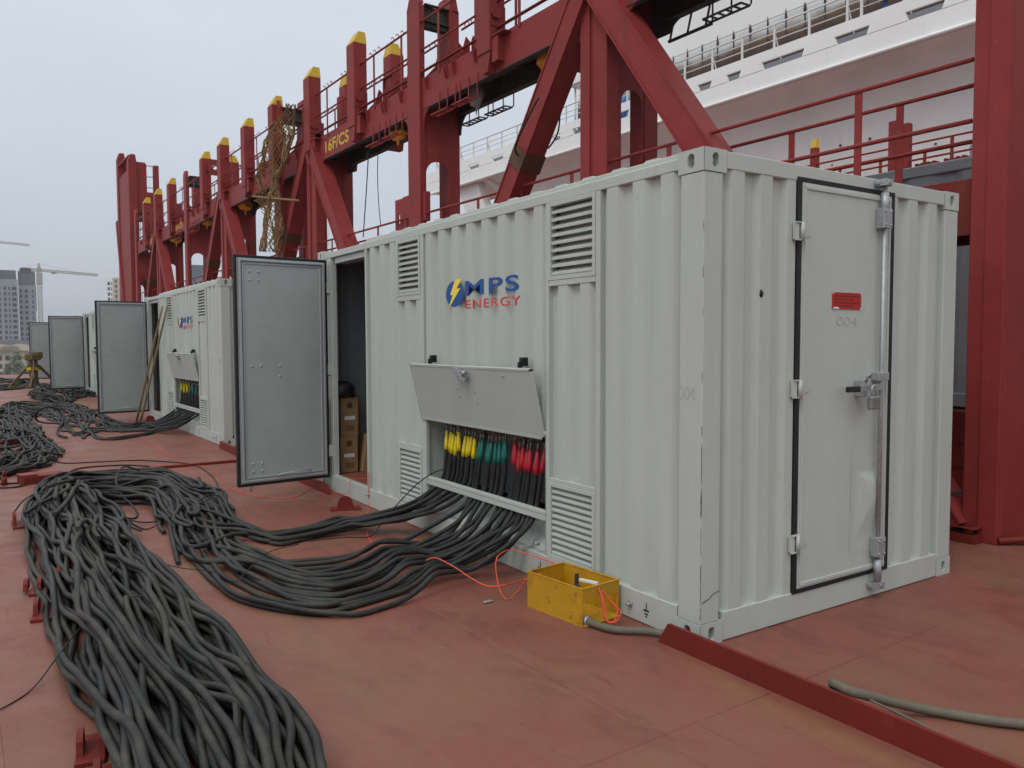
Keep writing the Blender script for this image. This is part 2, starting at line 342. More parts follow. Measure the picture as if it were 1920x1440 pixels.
def text_mesh(txt, size, bold=0, spacing=1.0, depth=.0015):
    cu = bpy.data.curves.new('t', 'FONT'); cu.body = txt; cu.size = size; cu.extrude = depth; cu.offset = bold; cu.space_character = spacing
    cu.resolution_u = 6
    ob = bpy.data.objects.new('t', cu); COL.objects.link(ob); bpy.context.view_layer.update()
    me = bpy.data.meshes.new_from_object(ob.evaluated_get(bpy.context.evaluated_depsgraph_get()))
    bpy.data.objects.remove(ob); return me
def text_on(name, txt, m, parent, O, U, V, w, h, bold=0, spacing=1.0, cuts=None, off=None, depth=.0015, label=None):
    """fit text to a w x h rectangle with lower-left O and directions U,V; optional conform along U"""
    me = text_mesh(txt, 1, bold, spacing, .002); O,U,V = Vector(O),Vector(U),Vector(V); Nn = U.cross(V)
    bm = bmesh.new(); bm.from_mesh(me); bpy.data.meshes.remove(me)
    xs = [v.co.x for v in bm.verts]; ys = [v.co.y for v in bm.verts]; x0,x1,y0,y1 = min(xs),max(xs),min(ys),max(ys)
    for v in bm.verts:
        v.co = Vector(((v.co.x-x0)/(x1-x0)*w, (v.co.y-y0)/(y1-y0)*h, v.co.z/.002*depth))
    if cuts:
        for c in cuts:
            if 0 < c < w: bmesh.ops.bisect_plane(bm, geom=bm.verts[:]+bm.edges[:]+bm.faces[:], plane_co=(c,0,0), plane_no=(1,0,0))
    for v in bm.verts:
        d = v.co.z-(off(v.co.x) if off else 0)
        v.co = O+U*v.co.x+V*v.co.y+Nn*d
    me = bpy.data.meshes.new(name); bm.to_mesh(me); bm.free(); me.materials.append(M[m])
    o = bpy.data.objects.new(name, me); COL.objects.link(o); o.parent = parent
    if label: o['label'] = label
    return o

# ------------------------------------------------------------------ setting: deck, hull, shore
d = MB().box(-16, 60, -14, 46, -.6, 0).build('deck', 'deck'); tag(d, kind='structure')
for k,(a_,b_) in enumerate((((-.85,-13),(-.85,9.4)),((1.35,-13),(1.35,-.1)),((-3.05,-13),(-3.05,30)),((-.85,9.6),(-.85,40)),((-15,4.42),(-.02,4.42)),((-15,-.55),(50,-.55)),((-15,9.45),(-.0,9.45)),((3.2,-13),(3.2,-.2)))):
    P_ = [(a_[0]+(b_[0]-a_[0])*t, a_[1]+(b_[1]-a_[1])*t) for t in np.linspace(0,1,160)]
    MB().tube([(x+random.uniform(-.003,.003),y+random.uniform(-.003,.003),-.0015+random.uniform(-.001,.001)) for x,y in P_],.0035,6).build('weld_seam','deck',d)
h = MB().box(-15.9, 59.9, -13.9, 45.9, -17, -.604).build('hull', 'hull'); tag(h, kind='structure')
g = MB().box(-2900, 2900, -1400, 4400, -18, -17.004).build('shore', 'ground'); tag(g, kind='structure')

# ------------------------------------------------------------------ power container
LC = 5.66; WC = 2.438; HC = 2.591; DC = .034
def corr_profile(a, b, far, period=.225, flat=.095, slope=.032):
    """breakpoints (t, depth) between a and b; 'far' is the far end of one outer flat"""
    k0 = math.floor((a-far)/period)-1; pts = []
    for k in range(int(k0), int(k0)+int((b-a)/period)+5):
        f = far+k*period
        pts += [(f-flat, 0), (f, 0), (f+slope, DC), (f+period-flat-slope, DC)]
    def dep(t):
        for (t0,d0),(t1,d1) in zip(pts, pts[1:]):
            if t0 <= t <= t1: return d0 if t1==t0 else d0+(d1-d0)*(t-t0)/(t1-t0)
        return 0
    br = [a]+[t for t,_ in pts if a < t < b]+[b]
    return br, dep
def corr_panel(mb, a, b, z0, z1, far, side, base=0.0, period=.225):
    """side='L': long face x=base.. ; 'E': end face y=base..; 'LB': far long wall; 'EB': far end"""
    br, dep = corr_profile(a, b, far, period)
    v = []; f = []
    for t in br:
        dd = dep(t)+.004
        for z in (z0, z1):
            v.append({'L': (base+dd,t,z), 'E': (t,base+dd,z), 'LB': (base-dd,t,z), 'EB': (t,base-dd,z)}[side])
    for i in range(len(br)-1): f.append((2*i,2*i+2,2*i+3,2*i+1))
    mb.add(v, f)
    # small weld lips
    return mb
def casting(root, x, y, z, sx, sy, dirx, diry):
    """corner casting; outer corner at (x,y); body extends to inside by dirx*sx, diry*sy"""
    mb = MB(); hh = .118; z0, z1 = z, z+hh; px = x-dirx*.003; py = y-diry*.003
    xi, yi = x+dirx*sx, y+diry*sy
    # long-side face (x = px)
    hole = stadium(0, 0, .024, .038)
    ym = (y+yi)/2; xm = (x+xi)/2
    mb.ring((px, ym, (z0+z1)/2), (0,1,0), (0,0,1), (dirx,0,0), (-abs(yi-py)/2, -hh/2, abs(yi-py)/2, hh/2), hole, .045)
    mb.ring((xm, py, (z0+z1)/2), (1,0,0), (0,0,1), (0,diry,0), (-abs(xi-px)/2, -hh/2, abs(xi-px)/2, hh/2), hole, .045)
    a, b = sorted((px,xi)); c, e_ = sorted((py,yi))
    mb.add([(a,c,z1),(b,c,z1),(b,e_,z1),(a,e_,z1),(a,c,z0),(b,c,z0),(b,e_,z0),(a,e_,z0)], [(0,1,2,3),(4,5,6,7)])
    if dirx > 0: mb.add([(xi,c,z0),(xi,e_,z0),(xi,e_,z1),(xi,c,z1)], [(0,1,2,3)])
    else: mb.add([(xi,c,z0),(xi,e_,z0),(xi,e_,z1),(xi,c,z1)], [(0,1,2,3)])
    mb.add([(a,yi,z0),(b,yi,z0),(b,yi,z1),(a,yi,z1)], [(0,1,2,3)])
    return mb.build('corner_casting', 'cont', root)
def louvre(root, y0, y1, z0, z1, n, t=.012):
    mb = MB(); h = (z1-z0)/n
    for k in range(n):
        zb = z0+k*h
        # sloping blade: outer lower lip, inner upper edge
        o1, o2 = .004, .048
        mb.prism([(o1, zb+h*.02), (o1, zb+h*.34), (o2, zb+h*1.0), (o2+.006, zb+h*.94), (o1+.012, zb+h*.25), (o1+.012, zb+h*.02)], 1, y0, y1) if False else \
        mb.add([(o1,y0,zb+h*.06),(o1,y1,zb+h*.06),(o1,y0,zb+h*.36),(o1,y1,zb+h*.36),(o2,y0,zb+h*.92),(o2,y1,zb+h*.92),(o1+.010,y0,zb+h*.06),(o1+.010,y1,zb+h*.06),(o2,y0,zb+h*.84),(o2,y1,zb+h*.84)],
               [(0,1,3,2),(2,3,5,4),(0,1,7,6),(6,7,9,8)])
    mb.add([(.07,y0,z0),(.07,y1,z0),(.07,y1,z1),(.07,y0,z1)], [(0,1,2,3)])
    return mb.build('vent_louvre', 'cont', root)
def frame_box(mb, y0, y1, z0, z1, w=.028, x0=-.004, x1=.05):
    mb.bbox(x0,x1,y0-w,y0,z0-w,z1+w,.002); mb.bbox(x0,x1,y1,y1+w,z0-w,z1+w,.002)
    mb.bbox(x0+.001,x1,y0,y1,z1,z1+w,.002); mb.bbox(x0+.001,x1,y0,y1,z0-w,z0,.002)

def make_container(label):   # origin at the near outer corner, long side along +y
    R = empty('power_container', label=label, cat='container', group='white power containers along the deck')
    # corner posts and rails
    for b in ((0,.14,0,.165),(WC-.16,WC,0,.165),(0,.16,LC-.16,LC),(WC-.16,WC,LC-.16,LC)):
        MB().bbox(*b,.118,HC-.118,.006).build('corner_post','cont',R)
    mb = MB()
    mb.bbox(.001,.06,.17,LC-.17,2.503,2.565,.004)            # top side rail
    mb.bbox(WC-.06,WC,.17,LC-.17,2.5,2.565,.004)
    mb.bbox(.17,WC-.17,.001,.06,2.500,HC-.002,.004)
    mb.bbox(.17,WC-.17,LC-.06,LC-.001,2.5,HC-.002,.004)
    mb.build('top_rail','cont',R)
    mb = MB()
    mb.bbox(-.002,.06,.17,LC-.17,.004,.180,.004)
    mb.bbox(WC-.06,WC,.17,LC-.17,.004,.18,.004)
    mb.bbox(.17,WC-.17,-.002,.06,.004,.160,.004)
    mb.bbox(.17,WC-.17,LC-.06,LC+.002,.004,.16,.004)
    mb.build('bottom_rail','cont',R)
    for z in (0, HC-.116):
        casting(R,0,0,z,.165,.178,1,1); casting(R,WC,0,z,.165,.178,-1,1)
        casting(R,0,LC,z,.165,.178,1,-1); casting(R,WC,LC,z,.165,.178,-1,-1)
    # near long side
    mb = MB()
    corr_panel(mb,.155,.822,.18,2.503,.316,'L')
    corr_panel(mb,1.375,3.135,1.005,2.503,1.518,'L')          # above the connection bay
    corr_panel(mb,.86,1.35,.68,2.005,1.245,'L')
    corr_panel(mb,3.18,3.655,.69,2.015,3.50,'L')
    corr_panel(mb,3.655,4.345,.18,2.503,3.80,'L')
    mb.bbox(.0,.04,.822,.865,.18,2.503,.003); mb.bbox(.0,.04,1.345,1.378,.18,2.503,.003)
    mb.bbox(.0,.04,3.135,3.185,.18,2.503,.003); mb.bbox(.0,.04,3.650,3.675,.18,2.503,.003)
    mb.bbox(.0,.06,4.335,4.372,.18,2.503,.003)
    mb.bbox(-.001,.04,1.378,3.135,.985,1.012,.003)
    mb.bbox(.0,.03,.868,1.342,.683,.712,.002).bbox(.0,.03,.868,1.342,1.965,2.002,.002).bbox(.0,.03,3.188,3.648,.683,.714,.002).bbox(.0,.03,3.188,3.648,1.968,2.012,.002)
    mb.build('side_wall','cont',R)
    for b in ((.895,1.322,2.03,2.475),(.895,1.322,.205,.655),(3.222,3.622,2.04,2.475),(3.222,3.622,.215,.655)):
        mb = MB(); frame_box(mb,*b); mb.build('vent_frame','cont',R)
    louvre(R,.897,1.320,2.032,2.473,9); louvre(R,.897,1.320,.207,.653,11)
    louvre(R,3.224,3.620,2.042,2.473,9); louvre(R,3.224,3.620,.217,.653,10)
    # end wall with door
    mb = MB()
    corr_panel(mb,.14,.735,.16,2.5,.311,'E'); corr_panel(mb,1.70,WC-.16,.16,2.5,1.955,'E')
    mb.build('end_wall','cont',R)
    mb = MB(); corr_panel(mb,.16,LC-.16,.18,2.5,.3,'LB',WC); corr_panel(mb,.16,WC-.16,.16,2.5,.3,'EB',LC); mb.build('rear_wall','cont',R)
    # roof: raised removable hatch with pressed ribs
    mb = MB(); mb.box(.03,WC-.03,.03,LC-.03,HC-.06,HC-.035)
    mb.bbox(.035,WC-.035,.20,LC-1.25,HC-.036,HC+.010,.004)
    k = 0; y = .38
    while y < LC-1.5:
        mb.prism([(y,HC+.008),(y+.045,HC+.034),(y+.135,HC+.034),(y+.18,HC+.008)],0,.08,WC-.08); y += .285
    mb.build('roof','cont',R)
    lf = MB(); lf.tube([(.20+.0,.155+.03*math.cos(a), HC-.01+.05*math.sin(a)) for a in np.linspace(0,PI,9)],.009,8).build('lifting_eye','cont',R)
    lf = MB(); lf.cyl((.10,LC-1.15,HC-.02),(.10,LC-1.15,HC+.03),.012,8); lf.cyl((.05,LC-1.14,HC-.01),(.15,LC-1.16,HC+.01),.008,8); lf.build('roof_clamp','galv',R)
    # door in end wall
    D = MB(); D.bbox(.778,1.640,-.012,.03,.178,2.492,.003)
    D.bbox(.790,1.628,-.020,-.011,2.455,2.478,.002); D.bbox(.79,1.628,-.020,-.011,.192,.215,.002)
    D.bbox(.790,.808,-.018,-.011,.2,2.47,.002); D.bbox(1.612,1.628,-.018,-.011,.2,2.47,.002)
    D.build('end_door','cont',R, label='closed door in the end wall with lock bar and padlock')
    door = kids(R)[-1]
    # dent in the lower part
    DM = MB(); n = 40
    for i in range(n+1):
        for j in range(n+1):
            u = i/n; w = j/n; x = 1.27+.30*u; z = .30+.62*w
            q = math.exp(-(((x-1.46)/.085)**2)*1.0-(((z-.62)/.13)**2)); q2 = max(0, 1-abs((x-1.44)*1.2+(z-.66)*.55)/.05)*math.exp(-((z-.64)/.12)**2)
            e0 = math.sin(PI*u)**.5*math.sin(PI*w)**.5 if 0<u<1 and 0<w<1 else 0
            DM.v.append((x, -.0135+-(.026*max(0,min((x-1.31)/.16,(z-.40)/.22,(.80-z)/.07,(1.57-x)/.03,1))+.010*q2)*e0-.001*e0, z))
    for i in range(n):
        for j in range(n):
            a = i*(n+1)+j; DM.f.append((a,a+n+1,a+n+2,a+1)); DM.sm.append(True)
    DM.build('dented_panel','cont',door)
    G_ = MB()
    for a in ((.740,.776,.150,2.522),(1.643,1.684,.150,2.522)): G_.bbox(a[0],a[1],-.008,.03,a[2],a[3],.003)
    G_.bbox(.776,1.643,-.009,.03,2.494,2.522,.003); G_.bbox(.776,1.643,-.009,.03,.150,.176,.003)
    G_.build('door_seal','rubber',R)
    for z in (2.217,1.334,.449):
        H = MB(); H.bbox(.705,.738,-.022,.0,z-.045,z+.045,.002); H.cyl((.757,-.026,z-.05),(.757,-.026,z+.05),.013,10)
        H.add([(.765,-.022,z+.04),(.765,-.022,z-.04),(.85,-.016,z-.012),(.85,-.016,z+.012),(.765,-.012,z+.04),(.765,-.012,z-.04),(.85,-.012,z-.012),(.85,-.012,z+.012)],[(0,1,2,3),(4,5,6,7),(0,1,5,4),(3,2,6,7),(2,3,7,6)])
        H.box(.705,.775,-.03,-.012,z+.045,z+.052); H.box(.705,.775,-.03,-.012,z-.052,z-.045)
        H.build('hinge','cont',door)
    LB = MB(); LB.cyl((1.513,-.045,.10),(1.513,-.045,2.55),.0140,12)
    LB.cyl((1.513,-.045,2.36),(1.513,-.045,2.50),.024,12); LB.cyl((1.513,-.045,.12),(1.513,-.045,.25),.024,12)
    LB.build('lock_bar','galv',R)
    lb = kids(R)[-1]
    for z in (2.345,.33): 
        K = MB(); K.bbox(1.470,1.557,-.07,-.015,z-.06,z+.06,.003)
        for dx in (-.03,.03):
            for dz in (-.04,.04): K.sphere((1.513+dx*.9,-.072,z+dz),.007)
        K.build('bar_bracket','galv',lb)
    K = MB(); K.bbox(1.455,1.565,-.066,-.012,1.36,1.41,.003); K.build('bar_bracket','galv',lb)
    for z,s in ((2.56,1),(.085,-1)):
        K = MB(); K.box(1.475,1.500,-.075,-.0,z-.02,z+.02); K.box(1.525,1.550,-.075,-.0,z-.02,z+.02); K.sphere((1.513,-.05,z),.03,(1,.8,.7)); K.bbox(1.465,1.565,-.035,-.002,z-.012,z+.012,.003)
        K.build('bar_keeper','galv',lb)
    HD = MB(); HD.bar((1.520,-.06,1.325),(1.335,-.075,1.322),.012,.035); HD.bar((1.355,-.075,1.322),(1.235,-.08,1.318),.010,.03); HD.bbox(1.285,1.335,-.07,-.012,1.27,1.37,.004)
    HD.tube([(1.320,-.07,1.36),(1.305,-.085,1.39),(1.325,-.09,1.41),(1.340,-.08,1.385)],.008,8)
    HD.build('door_handle','galv',R); hd = kids(R)[-1]
    MB().bbox(1.110,1.235,-.094,-.070,1.303,1.337,.006).build('grip','blk',hd)
    PL = MB(); PL.bbox(1.288,1.382,-.128,-.092,1.195,1.275,.008); PL.build('padlock','brass',R); pl = kids(R)[-1]
    MB().tube([(1.312,-.11,1.27),(1.312,-.11,1.315)]+[(1.335+.023*math.cos(a),-.11,1.315+.023*math.sin(a)) for a in np.linspace(PI,0,9)]+[(1.358,-.11,1.27)],.006,8).build('shackle','galv',pl)
    MB().box(1.310,1.355,-.1265,-.1245,1.236,1.252).build('name_tab','brassl',pl)
    MB().bbox(1.053,1.335,-.0165,-.0125,1.790,1.889,.001).build('warning_plate','sign',R); wp = kids(R)[-1]
    rows = MB()
    for k,zz in enumerate((1.868,1.848,1.828,1.81)):
        for q in range(9-(k%2)*2): rows.box(1.075+q*.027,1.075+q*.027+.019,-.0172,-.0160,zz-.005,zz+.004)
    rows.build('small_print','reddark',wp)
    MB().add([(1.06,-.0172,1.792),(1.125,-.0172,1.792),(1.098,-.0172,1.806),(1.06,-.0172,1.80),(1.053,-.0172,1.889),(1.07,-.0172,1.889),(1.055,-.0172,1.875),(1.335,-.0172,1.889),(1.32,-.0172,1.889),(1.335,-.0172,1.876),(1.335,-.0172,1.792),(1.318,-.0172,1.792),(1.333,-.0172,1.806)],[(0,1,2,3),(4,5,6),(7,8,9),(10,11,12)]).build('torn_corner','paper',wp)
    # writing
    text_on('door_number','004','pencil',R,(1.10,-.0136,1.695),(1,0,0),(0,0,1),.20,.055,bold=-.012,depth=.0006)
    text_on('post_number','004','pencil',R,(-.0012,.165,1.30),(0,-1,0),(0,0,1),.115,.07,bold=-.012,depth=.0006)
    # logo, following the corrugation
    br, dep = corr_profile(1.375,3.135,1.518)
    def LG(name, txt, m, ya, yb, z0, z1, bold, sp):
        return text_on(name, txt, m, R, (.0012,ya,z0),(0,-1,0),(0,0,1),ya-yb,z1-z0,bold,sp,depth=.0006)
    LG('maker_lettering','MPS','blue',2.432,1.695,1.958,2.072,.018,1.15)
    LG('maker_subtitle','ENERGY','lred',2.428,1.675,1.862,1.925,-.004,1.12)
    def flat_poly(name, pts, m, lift):
        bm = bmesh.new(); bm.faces.new([bm.verts.new((0,y,z)) for y,z in pts])
        bm.free(); return MB().prism(pts,0,.0035-lift,.0042-lift*.5).build(name, m, R)
    flat_poly('logo_disc',[(2.60+.14*math.cos(a),1.983+.10*math.sin(a)) for a in np.linspace(0,2*PI,40,endpoint=False)],'blue',.0020)
    P_ = lambda x,y: (2.74-(x-170)/350*.28, 2.083-(y-310)/485*.2)
    flat_poly('logo_bolt',[P_(360,285),P_(490,285),P_(385,460),P_(465,455),P_(215,840),P_(310,570),P_(258,568)],'lyel',.0032)
    # earth symbols and studs on the bottom rail
    for y in (.405,1.44):
        E_ = MB(); zc = .085
        E_.box(-.0045,-.0015,y-.003,y+.003,zc,zc+.045)
        for k,(w,dz) in enumerate(((.044,0),(.026,-.02),(.011,-.036))): E_.box(-.0045,-.0015,y-w/2,y+w/2,zc+dz-.004,zc+dz+.004)
        E_.build('earth_symbol','blk',R)
    for y,z in ((.535,.09),(1.46,.25),(4.33,.12)):
        MB().cyl((0,y,z),(-.035,y,z),.010,10).cyl((-.002,y,z),(-.012,y,z),.019,6).build('earth_stud','galv',R)
    # connection bay
    B = MB(); x1 = .50
    B.add([(.0,1.385,.18),(x1,1.385,.18),(x1,1.385,.99),(.0,1.385,.99)],[(0,1,2,3)])
    B.add([(.0,3.13,.18),(x1,3.13,.18),(x1,3.13,.99),(.0,3.13,.99)],[(0,1,2,3)])
    B.add([(.0,1.385,.985),(x1,1.385,.985),(x1,3.13,.985),(0,3.13,.985)],[(0,1,2,3)])
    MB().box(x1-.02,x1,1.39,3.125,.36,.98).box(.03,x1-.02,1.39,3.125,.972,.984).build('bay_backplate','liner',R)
    B.add([(.06,1.385,.18),(.06,3.13,.18),(.20,3.13,.36),(.20,1.385,.36)],[(0,1,2,3)])
    B.bbox(-.003,.03,3.10,3.135,.18,.985,.003)
    B.build('connection_bay','cont',R)
    MB().bbox(-.006,.035,1.382,3.165,.452,.478,.003).bbox(-.004,.03,1.382,3.165,.412,.449,.003).build('bay_ledge','cont',R)
    # flap propped outwards above the bay
    FL = MB(); b0, b1 = Vector((-.014,0,.958)), Vector((-.122,0,1.425)); dn = (b1-b0).normalized(); nn = Vector((-dn.z,0,dn.x))
    def fp(t,y,o): q = b0+(b1-b0)*t+nn*o; return (q.x,y,q.z)
    ya, yb = 1.392, 3.160
    FL.add([fp(0,ya,0),fp(0,yb,0),fp(1,yb,0),fp(1,ya,0),fp(0,ya,-.004),fp(0,yb,-.004),fp(1,yb,-.004),fp(1,ya,-.004)],[(0,1,2,3),(4,5,6,7)])
    for (t0,t1,y0,y1) in ((0,.03,ya,yb),(.97,1,ya,yb),(0,1,ya,ya+.014),(0,1,yb-.014,yb)):
        a = [fp(t0,y0,.003),fp(t0,y1,.003),fp(t1,y1,.003),fp(t1,y0,.003),fp(t0,y0,-.028),fp(t0,y1,-.028),fp(t1,y1,-.028),fp(t1,y0,-.028)]
        FL.add(a,[(0,1,2,3),(4,5,6,7),(0,1,5,4),(1,2,6,5),(2,3,7,6),(3,0,4,7)])
    fl = FL.build('bay_flap','cont',R)
    K = MB(); c = fp(.90,2.28,.02); K.bar(fp(.97,2.28,.018),fp(.80,2.23,.018),.07,.02); K.bar(fp(.93,2.36,.03),fp(.88,2.26,.03),.03,.03); K.sphere(c,.025); K.bar(fp(.96,2.34,.035),fp(.90,2.20,.035),.018,.03); K.bar(fp(.86,2.25,.04),fp(.80,2.20,.03),.035,.03); K.cyl(fp(.92,2.20,.02),fp(.92,2.20,.06),.018,8); K.bar(fp(.90,2.32,.045),fp(.84,2.30,.035),.014,.014); K.build('latch','galv',fl)
    for t,y in ((.62,2.42),(.50,2.40),(.60,2.16),(.43,2.15),(.88,1.72),(.88,1.74)):
        MB().sphere(fp(t,y,.003),.006,seg=6,rings=4).build('rivet','galv',fl)
    for y in (2.92,1.60):
        MB().bbox(-.05,0,y-.02,y+.02,1.44,1.50,.003).bbox(-.07,-.04,y-.012,y+.012,1.42,1.47,.003).build('flap_catch','blk',R)
    # busbars behind the cables
    for y0,y1,mm in ((2.55,3.05,'steel'),(1.98,2.50,'steel'),(1.42,1.94,'steel')):
        MB().box(.24,.26,y0,y1,.82,.90).build('busbar','lugm',R)
    # doorway: jambs, floor, interior
    mb = MB(); mb.bbox(.0,.05,5.28,5.50,.16,2.5,.003); mb.bbox(.0,.06,5.27,5.31,.17,2.47,.003)
    mb.bbox(.03,.16,4.372,5.24,2.44,2.50,.003)
    mb.build('door_jamb','cont',R)
    fb = MB(); fb.box(.02,WC-.08,.08,LC-.08,.06,.176); fb.build('container_floor','floor',R)
    lin = MB(); corr_panel(lin,.1,LC-.1,.18,2.5,.3,'LB',WC-.06,.3)
    lin.box(.5,WC-.1,4.24,4.28,.18,2.5); corr_panel(lin,.06,WC-.1,.18,2.5,.3,'EB',LC-.11,.3); lin.box(.05,WC-.1,4.28,LC-.14,2.46,2.49)
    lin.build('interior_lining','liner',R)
    MB().cyl((.5,4.85,2.46),(.5,4.85,2.40),.10,16).build('ceiling_lamp','trim',R)
    # open side door
    dj = empty('side_door', (-.035,5.335,.17)); dj.parent = R; dj['label'] = 'open side door swung out with black rubber seal'
    dx, dy = -.967, -.09; wd = math.hypot(dx,dy); dj.rotation_euler = (0,0,math.atan2(dy,dx))
    # local: x along door from hinge, y normal, z up; visible face is towards -Y world
    hD = 2.30
    MB().bbox(.0,wd,-.035,.0,.0,hD,.004).build('door_panel','cont',dj)
    MB().bbox(.075,wd-.075,.004,.010,.07,hD-.08,.002).build('inner_panel','cont_in',dj)
    t = MB()
    for a in ((.028,.050),(.062,.080)):
        o_ = .030 if a[0]<.05 else .018
        t.bbox(a[0],a[1],.0,o_,a[0],hD-a[0],.003); t.bbox(wd-a[1],wd-a[0],.0,o_,a[0],hD-a[0],.003)
        t.bbox(a[1],wd-a[1],.0,o_-.001,a[0],a[1],.003); t.bbox(a[1],wd-a[1],.0,o_-.001,hD-a[1],hD-a[0],.003)
    t.build('inner_trim','trim',dj)
    t = MB()
    t.bbox(-.008,.014,-.040,.012,-.015,hD+.012,.005); t.bbox(wd-.014,wd+.014,-.040,.012,-.015,hD+.012,.005)
    t.bbox(.014,wd-.014,-.040,.011,-.015,.014,.005); t.bbox(.014,wd-.014,-.040,.011,hD-.014,hD+.012,.005)
    t.build('door_seal','rubber',dj)
    for (x,z) in [(wd-.14-a,b) for a in (0,.095) for b in (hD-.15,hD-.235)]+[(wd-.14-a,b) for a in (0,.095) for b in (.13,.21)]+[(wd-.15,1.20),(wd-.24,1.20),(wd-.44,1.20),(wd-.44,1.09)]:
        MB().sphere((x,.012,z),.013,(1,.6,1),seg=8,rings=5).build('door_bolt','trim',dj)
    MB().tube([(.22,.012,.085),(.22,.04,.09),(.24,.045,.11),(.56,.045,.085),(.575,.04,.065),(.575,.012,.06)],.007,8).build('pull_handle','trim',dj)
    for z in (.27,1.15,2.02):
        MB().bbox(-.06,.0,-.05,.015,z-.06,z+.06,.003).cyl((-.03,-.02,z-.07),(-.03,-.02,z+.07),.014,10).build('hinge','cont',dj)
    MB().cyl((wd-.14,-.06,-.02),(wd-.14,-.06,-.08),.010,8).build('lock_rod_end','galv',dj)
    return R
DEL = .0245
C1 = make_container('nearest white power container with padlocked end door and cables pouring from its bay')
C1.rotation_euler = (0,0,-DEL)
for (x,y,ln,lab) in ((.174,9.803,1.075,'second white power container, bamboo poles leaning by its open side door'),
                  (.20,20.6,1.075,'third white power container, mostly hidden behind the open door of the second'),
                  (.20,29.3,1.075,'farthest white power container, only its open door showing behind the rusty trestle')):
    c = copy_tree(C1); c.location = (x,y,0); c.rotation_euler = (0,0,0); c.scale = (1,ln,1); c['label'] = lab
def c1(x, y, z):    # container 1 local -> world
    c, s = math.cos(-DEL), math.sin(-DEL); return np.array([c*x-s*y, s*x+c*y, z])
bpy.context.view_layer.update()
# scrapes on the near corner post
sc = MB(); random.seed(3); z = .14
while z < 2.35:
    L_ = random.uniform(.03,.22) if z < 1.0 else random.uniform(.01,.07); n_ = 6; w0 = random.uniform(.0008,.003) if z < 1.0 else random.uniform(.0006,.0014)
    zz_ = [z+L_*k/n_ for k in range(n_+1)]; ww = [w0*random.uniform(.3,1.4)*(.2 if k in (0,n_) else 1) for k in range(n_+1)]
    sc.add([(-.0012,-.0006,q) for q in zz_]+[(-.0012,w_,q) for q,w_ in zip(zz_,ww)],[(k,k+1,n_+2+k,n_+1+k) for k in range(n_)])
    sc.add([(-.0006,-.0012,q) for q in zz_]+[(w_*.8,-.0012,q) for q,w_ in zip(zz_,ww)],[(k,k+1,n_+2+k,n_+1+k) for k in range(n_)])
    z += L_+(random.uniform(.0,.05) if z < 1.0 else random.uniform(.06,.35))
sc.tube([(.01,-.0012,.235),(.06,-.0012,.25),(.10,-.0012,.275),(.14,-.0012,.28)],.0022,6)
o = sc.build('scrape_marks','steel',C1); o['kind'] = 'stuff'
MB().sphere((.452,.0+.002,1.862),.014,(1.2,.2,1.3),jit=.3).build('puncture_mark','blk',C1)

# cartons seen through the doorway
def carton(x,y,z,w,dp,hh,rz,label,mirror=False):
    R_ = empty('carton', tuple(c1(x,y,z)), math.radians(-90-rz)*0+math.radians(90)-DEL, label=label, cat='box', group='brown cartons inside the near container')
    w, dp = .22, .20
    MB().bbox(0,w,-dp,0,0,hh,.004).build('carton_body','card',R_)
    MB().box(-.002,0,-dp*.8,-dp*.2,hh*.42,hh*.52).build('address_label','paper',R_)
    k = MB(); k.add([(-.0015,-dp*.5+.035*math.cos(a),hh*.80+.035*math.sin(a)) for a in np.linspace(0,2*PI,14,endpoint=False)],[tuple(range(14))])
    for q in range(3): k.box(-.0015,-.0005,-dp*.75,-dp*.25,hh*(.14+.05*q),hh*(.165+.05*q))
    k.build('carton_print','ink',R_)
carton(.11,5.36,.18,.30,.20,.40,-90,'lower standing brown carton with white label in the middle of the doorway')
carton(.125,5.37,.582,.30,.20,.42,-90,'upper standing brown carton with white label, under the black bag')
carton(-.095,5.40,.18,.30,.20,.40,-90,'brown carton beside the jamb at the bottom of the stack')
carton(-.08,5.41,.582,.30,.20,.42,-90,'brown carton beside the jamb in the upper row')
carton(.34,5.32,.18,.30,.20,.42,-90,'brown carton leaning at the right of the stack in the doorway')
[o for o in COL.objects if o.name.startswith('carton') and o.type=='EMPTY'][-1].rotation_euler = (math.radians(10),0,math.radians(90)-DEL)
b = MB(); b.sphere(tuple(c1(.17,5.42,1.08)),.125,(1.1,.9,.8),14,10,.14); tag(b.build('plastic_bag','bag'),'crumpled black plastic bag on top of the carton stack','bag')

